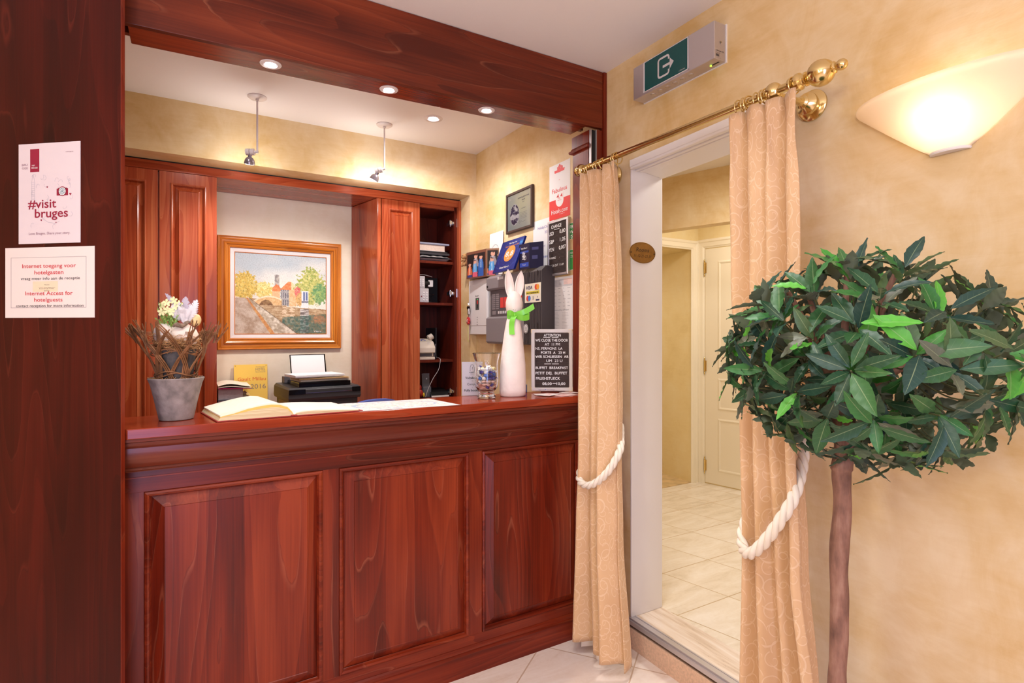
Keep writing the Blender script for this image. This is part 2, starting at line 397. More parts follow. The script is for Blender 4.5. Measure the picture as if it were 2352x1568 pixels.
def interp(tab, x):
    if x <= tab[0][0]: return tab[0][1:]
    for a, b in zip(tab, tab[1:]):
        if x <= b[0]:
            t = (x-a[0])/(b[0]-a[0]); t = t*t*(3-2*t) if len(tab) > 2 else t
            return tuple(p+(q-p)*t for p, q in zip(a[1:], b[1:]))
    return tab[-1][1:]
XR = 1.697; H = 2.634
# ------------------------------------------------------------------ the setting
FLOORM = tiles('travertine_tiles', (1.596, 1.722), math.radians(37.5), .415, 0, ((222, 198, 178), (238, 220, 206), (246, 232, 222)), (204, 174, 150), .3, gw=.003)
HFLOORM = tiles('corridor_tiles', (2.011, 1.637), 0, .345, .24, ((220, 204, 180), (236, 222, 202), (246, 236, 222)), (196, 170, 132), .22, gw=.0026)
STONE = mat('travertine_riser', (216, 180, 152), .45, noise_amt=.13, noise_scale=110)
SLABM0 = tiles('threshold_stone', (5, 5), 0, 12, 0, ((208, 184, 158), (232, 214, 194), (242, 230, 216)), (190, 160, 130), .25, veinang=1.5)

g = NT('threshold_travertine'); tc = g.n('TexCoord'); n1 = g.noise(g.mapping(tc.outputs['Object'], (26, 2.2, 1)), 1.5, 6, .6, .4); n2 = g.noise(g.mapping(tc.outputs['Object'], (90, 30, 1)), 2, 4, .7)
cl_ = g.ramp(n1, (.32, lin((204, 178, 152))), (.5, lin((230, 210, 190))), (.68, lin((240, 226, 212)))); pit = g.ramp(g.math('MULTIPLY', n1, n2), (.13, (1, 1, 1, 1)), (.17, (0, 0, 0, 1)))
g.l(g.mix(g.math('MULTIPLY', pit, .6), cl_, lin((150, 122, 100))), g.b.inputs['Base Color']); g.b.inputs['Roughness'].default_value = .28; SLABM = g.m
struct(mb().box(-2.6, XR, -2.7, 3.95, -.08, 0).build('floor', FLOORM, loc=(0, 0, 0)))
struct(mb().box(-2.6, 1.9, -2.7, 4.1, H, H+.1).build('ceiling', CEIL, loc=(0, 0, H)))
m = mb(); m.box(XR, 1.883, -2.7, 1.10, -.08, H); m.box(XR, 1.883, 1.853, 4.1, -.08, H); m.box(XR, 1.883, 1.10, 1.853, 2.15, H)
struct(m.build('wall_right', STUC, loc=(XR, 0, 0)))
struct(mb().box(-1.0, XR, 3.40, 3.56, 2.345, H).build('wall_back_upper', STUC, loc=(0, 3.4, 2.345)))
struct(mb().box(1.648, XR, 3.40, 3.93, 0, 2.345).build('wall_back_return', STUC, loc=(1.67, 3.4, 0)))
struct(mb().box(-1.0, XR, 3.93, 4.05, 0, H).build('wall_back', STUCB, loc=(0, 3.93, 0)))
struct(mb().box(-1.15, -.98, 2.45, 4.05, 0, H).build('wall_left', STUC, loc=(-1, 3, 0)))
struct(mb().box(-2.7, -2.6, -2.7, 2.5, 0, H).build('wall_lobby_left', STUC, loc=(-2.6, 0, 0)))
struct(mb().box(-2.6, -1.1, 2.45, 2.6, 0, H).build('wall_lobby_back', STUC, loc=(-2, 2.45, 0)))
m = mb(); m.box(-2.6, -1.2, -2.7, -2.6, 0, H); m.box(0, XR, -2.7, -2.6, 0, H); m.box(-1.2, 0, -2.7, -2.6, 2.3, H)
struct(m.build('wall_rear', STUC, loc=(0, -2.6, 0)))
m = mb()
for a in ((-1.2, -1.14, .0, 2.3), (-.06, 0, .0, 2.3), (-1.14, -.06, .0, .06), (-1.14, -.06, 2.24, 2.3), (-.63, -.57, .06, 2.24)): m.box(a[0], a[1], -2.68, -2.62, a[2], a[3])
w1 = struct(m.build('window_1', WHITE, loc=(-.6, -2.65, 0)))

# doorway reveal, painted white, with a stepped head moulding
m = mb()
m.box(XR-.002, 1.886, 1.845, 1.853, .125, 2.15)
m.box(XR-.002, 1.886, 1.10, 1.108, .125, 2.15)
m.add([(XR-.004, 1.108, 2.155), (XR-.004, 1.845, 2.136), (1.886, 1.845, 2.115), (1.886, 1.108, 2.135), (XR-.004, 1.108, 2.18), (XR-.004, 1.845, 2.165), (1.886, 1.845, 2.16), (1.886, 1.108, 2.16)],
      [(0, 1, 2, 3), (4, 7, 6, 5), (0, 4, 5, 1), (1, 5, 6, 2), (2, 6, 7, 3), (3, 7, 4, 0)])
struct(m.build('trim_1', WHITE, loc=(1.79, 1.48, .125), bevel=.002))
m = mb()
for x0, x1, dz in ((XR-.014, XR+.002, .010), (XR-.010, XR+.012, .0), (XR+.02, XR+.035, -.004), (XR+.045, XR+.056, -.004)):
    m.add([(x0, 1.108, 2.148+dz), (x0, 1.845, 2.129+dz), (x1, 1.845, 2.129+dz), (x1, 1.108, 2.148+dz), (x0, 1.108, 2.178+dz), (x0, 1.845, 2.160+dz), (x1, 1.845, 2.160+dz), (x1, 1.108, 2.178+dz)],
          [(0, 1, 2, 3), (4, 7, 6, 5), (0, 4, 5, 1), (1, 5, 6, 2), (2, 6, 7, 3), (3, 7, 4, 0)])
struct(m.build('trim_2', WHITE, loc=(XR, 1.48, 2.13), bevel=.003))
# step up into the corridor: riser, aluminium nosing, threshold slab
struct(mb().box(XR-.016, 1.72, 1.10, 1.851, -.01, .089).build('trim_3', STONE, loc=(XR, 1.48, 0), bevel=.003))
m = mb(); m.box(XR-.008, 1.72, 1.10, 1.8515, .089, .104); m.cm = 1
for x0, x1, z0, z1 in ((XR-.020, XR-.008, .104, .124), (XR-.014, 1.722, .118, .128), (XR-.014, XR-.008, .126, .131), (1.714, 1.722, .126, .130)): m.box(x0, x1, 1.10, 1.8515, z0, z1)
struct(m.build('trim_4', [mat('grimy_mortar', (96, 76, 60), .9, noise_amt=.4, noise_scale=150), ALU], loc=(XR, 1.48, .09), bevel=.0015))
struct(mb().box(1.722, 1.884, 1.108, 1.845, .02, .1255).build('trim_5', SLABM, loc=(1.8, 1.48, .02)))
struct(mb().box(1.884, 5.2, -.2, 3.252, .0, .125).build('floor_corridor', HFLOORM, loc=(3, 1.5, 0)))
struct(mb().box(1.884, 5.2, -.3, 5.2, 2.5, 2.6).build('ceiling_corridor', CEIL, loc=(3, 1.5, 2.5)))
struct(mb().box(1.884, 5.2, -.3, -.2, 0, 2.5).build('wall_corridor_near', STUCH, loc=(3, -.2, 0)))
# corridor back wall with an open cased passage
m = mb(); m.box(1.884, 2.78, 3.25, 3.40, .0, 2.5); m.box(3.665, 5.2, 3.25, 3.40, 0, 2.5); m.box(2.78, 3.665, 3.25, 3.40, 2.11, 2.5)
struct(m.build('wall_corridor_back', STUCH, loc=(3, 3.25, 0)))
m = mb(); m.box(3.70, 3.80, 3.40, 5.1, .0, 2.5); m.box(2.6, 3.8, 5.0, 5.1, 0, 2.5); m.box(2.6, 2.7, 3.4, 5.1, 0, 2.5); m.box(3.66, 3.71, 3.252, 5.0, 0, 2.11); 
struct(m.build('wall_passage', STUCH, loc=(3.3, 4.2, 0)))
struct(mb().box(2.7, 3.7, 3.3, 5.1, 2.10, 2.2).build('ceiling_passage', STUCH, loc=(3.2, 4.2, 2.1)))
struct(mb().box(2.6, 3.72, 3.252, 5.1, .02, .131).build('floor_passage', mat('worn_stone_floor', (206, 176, 128), .5, noise_amt=.2, noise_scale=12), loc=(3.2, 4.2, .02)))
def casing(x0, x1, z0, z1, M, wdt=.075, steps=((0, .0), (0, .018), (.02, .026), (.028, .02), (.06, .016), (.066, .010), (.075, .006))):
    g = mb(M)                                                     # three mitred lengths round an opening (left, head, right)
    prof = [(i, d) for i, d in steps]+[(wdt, 0)]
    rings = []
    for q, p in ((lambda i: (x0-wdt+i, z0), 0), (lambda i: (x0-wdt+i, z1+wdt-i), 1), (lambda i: (x1+wdt-i, z1+wdt-i), 2), (lambda i: (x1+wdt-i, z0), 3)):
        rings.append([(q(i)[0], q(i)[1], d) for i, d in prof])
    g.loft(rings, True); return g
struct(casing(2.78, 3.655, .125, 2.105, FR((0, 3.25, 0), (1, 0))).build('trim_6', CREAM, loc=(3.2, 3.25, .125)))
# corridor end wall, turned a little, with the panelled door
DD = Vector((.215, -.977, 0)).normalized()
MD = FR((3.745, 3.262, 0), DD)                                     # x runs along the wall towards the viewer's right
struct(mb(MD).box(-.02, 3.4, 0, 2.5, -.12, 0).build('wall_corridor_end', STUCH, loc=(3.8, 2, 0)))
struct(casing(.075, .92, .125, 2.115, MD).build('trim_7', CREAM, loc=(3.8, 2.8, .125)))
d1 = thing('door_1', 'cream panelled corridor door', 'door', (3.8, 2.8, .13)); struct(d1); del d1['category']; del d1['label']
m = mb(MD); m.box(.08, .915, .135, 2.108, 0, .006)
prf = ((0, .006), (.012, .012), (.02, .010), (.03, .002), (.055, .001), (.06, .004))
for z0, z1 in ((1.10, 2.0), (.755, 1.02), (.24, .685)): m.rects(.19, .80, z0, z1, prf)
m.build('door_leaf', CREAM, d1, bevel=.0)
for z in (1.95, 1.12, .28):
    m = mb(MD); m.tube([(.077, z-.05, .014), (.077, z+.05, .014)], .0075, 10); m.sphere((.077, z+.062, .014), (.006, .012, .006), 8, 6); m.sphere((.077, z-.062, .014), (.006, .012, .006), 8, 6); m.box(.083, .09, z-.045, z+.045, .004, .009)
    m.build('hinge', BRASS, d1, smooth=40)
m = mb(MD); m.box(.405, .44, 1.69, 1.80, .005, .009); m.lathe([(.0, 0), (.012, 0), (.012, .02), (.02, .03), (.02, .045), (.0, .05)], (.42, 1.73, .008), 12)
m.build('brass_plate', BRASS, d1, smooth=40)
# bulkhead across the corridor
BD = Vector((.16, -.514, 0)).normalized()
struct(mb(FR((2.80, 3.15, 0), BD)).box(-.3, 3.2, 2.13, 2.5, -.10, 0).build('wall_bulkhead', STUC, loc=(3, 2, 2.13)))
# radiator valve end just inside the corridor
t = thing('radiator', 'white radiator end with a round valve, just past the doorway jamb', 'radiator', (2.0, 2.26, .125))
m = mb(); m.box(1.95, 2.045, 2.60, 3.1, .24, .9); m.build('radiator_panel', WPLAS, t, bevel=.01)
m = mb(); m.tube([(2.02, 2.42, .34), (2.16, 2.33, .32)], .032, 16); m.build('valve', WPLAS, t, smooth=40)
m = mb(); m.box(2.035, 2.085, 2.40, 2.62, .125, .215); m.build('pipe_box', WHITE, t, bevel=.003)

# ------------------------------------------------------------------ wood-clad pier on the left
pr = Vector((.778236, -.627972, 0)); p0 = Vector((-.178, 1.912, 0)); MP = FR(p0, pr)   # x=0 at the free edge, negative to the left
t = thing('wooden_partition', 'tall dark mahogany partition filling the left side', 'partition', (-.5, 2.2, 0))
mb(MP).box(-1.15, 0, 0, H, -.011, 0).build('partition_panel', DZ, t, bevel=.001)
mb(MP).box(-1.15, -.08, 0, H, -.07, -.011).build('rear_core', DZ, t)
mb(MP).box(-.0005, .0025, 0, H, -.0115, -.0005).build('edge_strip', WZ, t)

# ------------------------------------------------------------------ header beam with its lining and the right-hand post
t = thing('header_beam', 'wide brown wooden beam spanning above the reception counter', 'beam', (.7, 2.05, 2.34))
zb = lambda x: 2.339+(x+.14)*.0148
def skewbox(g, x0, x1, y0, y1, f0, f1):
    return g.add([(x, y, f(x)) for f in (f0, f1) for y in (y0, y1) for x in (x0, x1)], [(0, 2, 3, 1), (4, 5, 7, 6), (0, 1, 5, 4), (2, 6, 7, 3), (0, 4, 6, 2), (1, 3, 7, 5)])
skewbox(mb(), -.285, 1.676, 2.02, 2.042, zb, lambda x: H-.002).build('front_board', BEAMX, t, bevel=.002)
skewbox(mb(), -.174, 1.60, 2.043, 2.172, lambda x: zb(x)+.006, lambda x: zb(x)+.03).build('soffit_board', wood('polished_soffit_wood', 'x', dark=(96, 30, 14), mid=(136, 48, 24), light=(160, 70, 40), line=(176, 96, 70), rough=.24, seed=61, coat=.45), t, bevel=.002)
skewbox(mb(), -.40, 1.66, 2.15, 2.172, lambda x: zb(x)+.03, lambda x: H-.002).build('rear_board', BEAMX, t)
t = thing('wooden_post', 'narrow reddish wooden post at the right end of the counter, beside the curtain', 'post', (1.65, 2.1, 0))
mb().box(1.612, XR-.001, 2.046, 2.172, 1.0, 2.352).build('jamb_lining', WZ, t, bevel=.002)
m = mb(); rings = []
for o, z in ((0, 2.272), (.012, 2.276), (.014, 2.286), (.006, 2.292), (.002, 2.30), (.002, 2.355)): rings.append([(1.612-o, 2.044-o*.3, z), (XR-.001, 2.044-o*.3, z), (XR-.001, 2.174+o, z), (1.612-o, 2.174+o, z)])
m.loft(rings).build('capital', WZ, t)
m = mb(); m.box(1.677, XR-.001, 2.014, 2.046, 0, H-.003); m.box(1.640, 1.677, 2.022, 2.046, 0, 2.355); m.build('front_strip', WZ, t, bevel=.001)
m = mb(); m.box(1.6125, 1.640, 2.030, 2.0465, 1.12, 2.353); m.build('guide_channel', mat('black_rubber', (10, 9, 9), .6), t)
mb().box(1.611, 1.6135, 2.026, 2.040, 1.12, 2.353).build('channel_lip', ALU, t); mb().box(1.6375, 1.640, 2.020, 2.034, 1.12, 2.353).build('channel_lip', ALU, t)

# ------------------------------------------------------------------ reception counter
t = thing('reception_counter', 'long reddish mahogany reception counter with three raised panels', 'counter', (.7, 2.1, 0))
top = [(-.166, 1.928), (1.512, 1.944), (1.512, 1.985), (1.60, 2.02), (1.60, 2.2), (-.30, 2.215), (-.24, 1.99)]
mb().prism(top, 1.089, 1.12).build('countertop', wood('polished_counter_wood', 'x', dark=(112, 34, 16), mid=(150, 54, 26), light=(178, 80, 42), line=(196, 112, 70), rough=.14, boards=6, seed=31), t, bevel=.003)
prof = [(1.935, 1.089), (1.9365, 1.080), (1.945, 1.076), (1.946, 1.068), (1.950, 1.064), (1.958, 1.058), (1.957, 1.046), (1.958, 1.03), (1.966, 1.012), (1.980, .998), (1.997, .991), (2.008, .989), (2.010, .982), (2.018, .979), (2.020, .975), (2.04, .974), (2.10, .974), (2.10, 1.089)]
x0, x1 = -.176, 1.556
m = mb(); m.loft([[(x0+.0, y, z) for y, z in prof], [(x1, y, z) for y, z in prof]]); m.build('cornice', wood('dark_cornice_wood', 'x', dark=(70, 20, 12), mid=(98, 36, 22), light=(122, 56, 36), line=(150, 84, 58), rough=.26, boards=2, seed=33), t, smooth=50)
MF = FR((0, 2.036, 0), (1, 0))
pans = [(-.130, .402), (.460, .982), (1.043, 1.548)]; z0, z1 = .152, .907
for a, b in ((-.26, -.130), (.402, .460), (.982, 1.043), (1.548, 1.60)): mb(MF).box(a, b, .10, .976, -.03, 0).build('stile', WZ, t, bevel=.0015)
mb(MF).box(-.26, 1.60, z1, .976, -.03, .0005).build('top_rail', WX, t, bevel=.0015)
mb(MF).box(-.26, 1.60, .08, z0, -.03, .0005).build('bottom_rail', WX, t, bevel=.0015)
mb(MF).box(-.24, 1.58, .951, .956, 0, .0022).build('bead', WX, t, bevel=.0005)
for a, b in pans:
    m = mb(MF); m.rects(a, b, z0, z1, ((0, 0), (.001, .005), (.007, .008), (.013, .004), (.016, -.006), (.018, -.008)), cap=False)
    q = m.build('panel_moulding', WX, t, smooth=30)
    m = mb(MF); m.rects(a+.018, b-.018, z0+.018, z1-.018, ((0, -.010), (.034, .006), (.036, .004)))
    m.build('raised_panel', WZ, t)
m = mb(); m.loft([[(x, y, z) for y, z in ((2.018, 0), (2.018, .088), (2.022, .094), (2.026, .096), (2.028, .106), (2.034, .112), (2.06, .112), (2.06, 0))] for x in (-.23, 1.60)])
m.build('skirting', WX, t)
mb().box(-.12, 1.60, 2.066, 2.09, 0, 1.089).build('back_panel', WX, t)

# ------------------------------------------------------------------ back cabinets
def raised(g, x0, x1, z0, z1, st=.052, sr=.06):
    g.rects(x0+st, x1-st, z0+sr, z1-sr, ((0, 0), (.001, .005), (.006, .006), (.011, .002), (.014, -.008), (.018, -.014), (.040, .004), (.042, .0015)))
def cab_door(t, x0, x1, z0, z1, Y, open_=None, st=.052, name='door'):
    M = FR((0, Y, 0), (1, 0))
    g = mb(M); g.box(x0, x0+st, z0, z1, -.02, 0); g.box(x1-st, x1, z0, z1, -.02, 0); g.box(x0+st, x1-st, z0, z0+.06, -.02, 0); g.box(x0+st, x1-st, z1-.06, z1, -.02, 0)
    raised(g, x0, x1, z0, z1, st)
    return g.build(name, CZ, t)
t = thing('tall_cabinet', 'tall reddish panelled cabinet left of the painting, behind the potted arrangement', 'cabinet', (0, 3.7, 0))
m = mb(); m.box(-.75, .112, 3.58, 3.92, 0, 2.288); m.build('carcass', CZ, t)
cab_door(t, -.445, -.166, .12, 2.2885, 3.558); cab_door(t, -.158, .118, .12, 2.2885, 3.558); cab_door(t, -.73, -.45, .12, 2.2885, 3.558)
t = thing('fascia_board', 'horizontal wooden fascia board running above the back cabinets', 'board', (.5, 3.56, 2.29))
mb().box(-.9, 1.640, 3.553, 3.58, 2.290, 2.338).build('board', CX, t, bevel=.002)
mb().box(.114, 1.05, 3.581, 3.929, 2.292, 2.312).build('soffit_board', CX, t)
mb().box(-.9, 1.645, 3.562, 3.575, 2.337, 2.3445).build('shadow_gap', BLACK, t)
t = thing('shelf_cabinet', 'reddish cabinet right of the painting, one panelled door and one open shelved bay', 'cabinet', (1.3, 3.7, 0))
m = mb(); m.add([(x, y, z) for z in (0, 2.29) for x, y in ((1.052, 3.562), (1.075, 3.562), (.995, 3.929), (.972, 3.929))], [(0, 1, 2, 3), (4, 7, 6, 5), (0, 4, 5, 1), (1, 5, 6, 2), (2, 6, 7, 3), (3, 7, 4, 0)])
m.build('side_panel', CZ, t, bevel=.003)
cab_door(t, 1.079, 1.344, .12, 2.288, 3.558, st=.048)
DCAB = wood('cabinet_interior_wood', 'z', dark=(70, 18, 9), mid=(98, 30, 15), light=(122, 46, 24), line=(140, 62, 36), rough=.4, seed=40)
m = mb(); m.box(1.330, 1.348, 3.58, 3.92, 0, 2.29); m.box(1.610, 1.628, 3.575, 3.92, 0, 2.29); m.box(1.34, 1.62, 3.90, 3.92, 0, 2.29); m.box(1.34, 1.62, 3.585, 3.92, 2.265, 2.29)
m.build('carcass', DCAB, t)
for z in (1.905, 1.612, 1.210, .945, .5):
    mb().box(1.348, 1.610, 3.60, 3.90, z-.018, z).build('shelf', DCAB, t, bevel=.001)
m = mb(); m.box(1.345, 1.618, 3.575, 3.592, 2.268, 2.29); m.build('top_rail', CX, t)
m = mb(); m.box(1.6295, 1.6475, 3.54, 3.80, .12, 2.335); m.build('open_door', CZ, t, bevel=.002)
for z in (2.18, 1.68, .98):
    m = mb(); m.box(1.585, 1.610, 3.60, 3.655, z-.012, z+.012); m.box(1.578, 1.598, 3.585, 3.612, z-.008, z+.018); m.tube([(1.590, 3.60, z-.022), (1.590, 3.60, z+.024)], .006, 8); m.box(1.598, 1.632, 3.578, 3.60, z-.006, z+.010); m.box(1.622, 1.629, 3.572, 3.585, z-.028, z+.034)
    m.build('hinge', STEEL, t, bevel=.001)
t = thing('back_desk', 'wooden back desk in the niche under the painting, mostly hidden by the counter', 'desk', (.55, 3.6, 0))
mb().box(.125, .966, 3.22, 3.925, .85, .88).build('desk_top', CX, t, bevel=.002)
mb().box(.13, .16, 3.24, 3.9, 0, .85).build('side', CZ, t); mb().box(.93, .96, 3.24, 3.9, 0, .85).build('side', CZ, t)

# ------------------------------------------------------------------ downlights, ceiling spot, pendant spots
GLOW = mat('lit_bulb', (255, 250, 250), .3, emit=14); FROST = mat('lit_frosted_lens', (250, 246, 255), .3, emit=6)
def downlight(name, x, y, z, r, label, group, power, spot, colr):
    t = thing(name, label, 'light', (x, y, z-.004), group)
    m = mb(); m.lathe([(r*.50, z-.0010), (r*.58, z-.0014), (r*.60, z-.004), (r*.66, z-.005), (r*.72, z-.0035), (r*.95, z-.003), (r, z-.001), (r, z+.001)], (x, y, 0), 40); m.build('trim_ring', mat('white_enamel', (236, 226, 222), .25), t, smooth=40)
    m = mb(); m.lathe([(.0001, z-.0012), (r*.50, z-.0012)], (x, y, 0), 32); m.build('lens', FROST, t)
    lamp('SPOT', 'downlight_beam', (x, y, z-.02), power, colr, .03, (x, y, 0), spot=spot, blend=.7)
SPC = (1, .965, .95)
for i, (x, y) in enumerate(((.238, 2.058), (.666, 2.058), (1.098, 2.056))):
    downlight('downlight', x, y+.045, zb(x)+.006, .036, ['recessed downlight in the beam underside, nearest the left partition', 'middle recessed downlight of the three in the beam underside', 'recessed downlight in the beam underside, nearest the right post'][i], 'downlights in the header beam', 10, 100, SPC)
downlight('ceiling_spot', 1.196, 2.951, H, .054, 'larger recessed ceiling spotlight above the space behind the counter', None, 36, 160, SPC)
LIP = mat('spotlight_housing', (226, 214, 210), .35); BULBG = mat('lamp_reflector', (150, 140, 146), .25, .6)
def pendant(px, py, zj, ax, aim, label):
    t = thing('pendant_spotlight', label, 'light', (px, py, zj-.05), 'pendant spotlights before the back wall')
    m = mb(); m.lathe([(.0001, H), (.047, H), (.047, H-.004), (.040, H-.010), (.012, H-.012), (.0001, H-.012)], (px, py, 0), 32); m.build('ceiling_plate', LIP, t, smooth=40)
    m = mb(); m.tube([(px, py, H-.01), (px, py, H-.022)], .0085, 12); m.tube([(px, py, H-.02), (px, py, zj)], .0048, 12); m.build('stem', LIP, t, smooth=40)
    a = Vector(ax).normalized(); j = Vector((px, py, zj)); c = j+a*.036
    m = mb(); m.tube([j-a*.004, j+a*.016], .007, 12); m.tube([c-a*.021, c-a*.0015], .0165, 20); m.tube([c+a*.0015, c+a*.021], .0165, 20); m.build('swivel_joint', LIP, t, smooth=40)
    d = Vector(aim).normalized()
    b0 = c+d*.014
    m = mb(); M = Matrix.Translation(b0) @ d.to_track_quat('Z', 'Y').to_matrix().to_4x4(); m.M = M
    m.lathe([(.0001, 0), (.010, 0), (.010, .012), (.016, .016), (.023, .026), (.0265, .040), (.0275, .048), (.026, .049)], (0, 0, 0), 28); m.build('bulb', BULBG, t, smooth=40)
    m = mb(M); m.lathe([(.0001, .0475), (.026, .0475)], (0, 0, 0), 28); m.build('bulb_face', GLOW, t)
    e = b0+d*.056
    lamp('SPOT', 'pendant_beam', e, 20, (1, .96, .94), .02, e+d, spot=120, blend=.8)
    lamp('POINT', 'pendant_spill', b0+d*.07+Vector((0, .03, .0)), 3.0, (1, .97, .94), .03)
pendant(.291, 3.143, 2.345, (-.72, .38, 0), (-.03, .42, -1), 'white pendant spotlight on a long stem, the left one, pointing straight down')
pendant(.981, 3.183, 2.372, (-.72, .38, -.25), (-.42, .40, -1), 'white pendant spotlight on a stem, the right one, tilted to the left')
# ------------------------------------------------------------------ paper notices on the left partition
def lerp3(a, b, t): t = max(0, min(1, t)); return tuple(x+(y-x)*t for x, y in zip(a, b))
s0 = -.0127*1.04
def sheet(M, w, h, mt, name, parent, curl=0, corner=0, nx=10, ny=14, th=.0006):
    g = mb(M); vs = []; fs = []
    for j in range(ny+1):
        for i in range(nx+1):
            a, b = i/nx, j/ny
            vs.append((w*a, h*b, .0015+curl*math.sin(b*PI*1.3+a*2)*.5+corner*max(0, a-.6)**2*max(0, (abs(b-.5)-.2))*6))
    for j in range(ny):
        for i in range(nx): q = j*(nx+1)+i; fs.append((q, q+1, q+nx+2, q+nx+1))
    g.add(vs, fs); return g.build(name, mt, parent, smooth=60, solid=th)
t = thing('poster', 'upper white paper poster reading visit bruges on the dark partition', 'poster', tuple(MP @ Vector((-.234, 1.715, .002))))
M = MP @ Matrix.Translation((-.340, 1.661, 0)); pw, ph = .209, .293
PINKP = mat('pinkish_paper', (226, 212, 214), .7)
t = mb(M).box(0, pw, 0, ph, .0004, .0012).build('paper_sheet', PINKP, t)
M2 = M @ Matrix.Translation((0, 0, .0012))
g = mb(M2); g.bar(.040, .071, ph-.083, ph-.016); g.bar(.130, .168, .138, .158); g.disc(.149, .150, .014)
g.line([(.135, .158), (.165, .158)], .004)
for x, y, s in ((.098, .164, .003), (.176, .141, .004), (.078, .068, .003), (.128, .060, .002)):
    g.add([(x, y-s, .0004), (x+s, y+s*.3, .0004), (x+s*.5, y+s, .0004), (x, y+s*.5, .0004), (x-s*.5, y+s, .0004), (x-s, y+s*.3, .0004)], [(0, 1, 2, 3, 4, 5)])
g.text('#visit', .033, .104, .036, 'l', .096, .012); g.text('bruges', .056, .076, .036, 'l', .112, .012)
g.build('magenta_print', INKM, t)
g = mb(M2); g.text('BRU', .012, ph-.064, .0085, 'l', .020); g.text('GGE', .012, ph-.074, .0085, 'l', .020); g.text('visitbruges.be', .160, ph-.030, .004, 'l', .026); g.text('Love Bruges. Share your story.', pw/2+.001, .026, .0105, 'c', .140)
g.build('lettering', mat('plum_ink', (150, 110, 124), .6), t)
g = mb(M2); g.text('VISIT', .0455, ph-.066, .0055, 'l', .012, .01, z=.0009); g.text('BRUGES', .0455, ph-.073, .0055, 'l', .0205, .01, z=.0009)
g.disc(.149, .150, .0115, .0004, .0008); g.build('white_print', INKW, t)
g = mb(M2); g.ring(.149, .150, .0082, .0095, .0010); 
for k in range(6): a = k*PI/3; g.line([(.149, .150), (.149+.005*math.cos(a), .150+.005*math.sin(a)), (.149+.008*math.cos(a+.7), .150+.008*math.sin(a+.7))], .0016, .0010)
g.build('camera_lens_print', mat('teal_ink', (110, 140, 150), .6), t)
random.seed(5); g = mb(M2)
g.line([(.045, .128), (.045, .18), (.047, .192), (.050, .203), (.053, .192), (.055, .18), (.055, .128)], .0009)
for k in range(9): g.line([(.045, .132+k*.006), (.055, .132+k*.006)], .0006)
for k in range(26):
    x, y = random.uniform(.05, .18), random.uniform(.05, .20); a = random.uniform(0, 6)
    pts = [(x+.012*q*math.cos(a+q*3), y+.012*q*math.sin(a+q*3)) for q in [i/8 for i in range(9)]]; g.line(pts, .0007)
g.line([(.08, .075), (.10, .062), (.125, .057), (.14, .064)], .001); g.build('sketch_print', mat('pale_grey_ink', (186, 180, 190), .7), t)

t = thing('notice', 'lower laminated white notice about internet access on the dark partition', 'notice', tuple(MP @ Vector((-.234, 1.50, .002))))
M = MP @ Matrix.Translation((-.386, 1.444, 0)); pw, ph = .302, .206
t = mb(M).box(0, pw, 0, ph, .0004, .0014).build('paper_sheet', mat('laminated_paper', (236, 222, 216), .35), t)
M2 = M @ Matrix.Translation((0, 0, .0014))
g = mb(M2)
for a in ((.020, .275, .029, .0298), (.020, .275, .176, .1768), (.020, .0208, .029, .176), (.2742, .275, .029, .176)): g.bar(*a)
g.build('thin_border', INKG, t)
g = mb(M2); g.text('Internet toegang voor', pw/2-.001, .146, .0165, 'c', .182, .006); g.text('hotelgasten', pw/2-.001, .127, .0165, 'c', .098, .006)
g.text('Internet Access for', pw/2-.001, .066, .0165, 'c', .160, .006); g.text('hotelguests', pw/2-.003, .047, .0165, 'c', .096, .006); g.build('red_lettering', mat('brick_red_ink', (206, 62, 66), .6), t)
g = mb(M2); g.text('vraag meer info aan de receptie', pw/2+.003, .111, .0118, 'c', .200, .006); g.text('contact reception for more information', pw/2+.001, .031, .0118, 'c', .228)
g.text('WIFI-CODE', pw/2-.008, .095, .0028, 'c', .018); g.text('voor hotelgasten', pw/2-.008, .0875, .0026, 'c', .056); g.text('hotel guests', pw/2-.008, .084, .0026, 'c', .05); g.text('guest', pw/2-.008, .078, .0032, 'c', .018)
g.build('black_lettering', INKK, t)
mb(M2).bar(.095, .180, .0755, .1065, .0001, .0002).build('yellow_strip', mat('pale_yellow_paper', (236, 216, 184), .6), t)

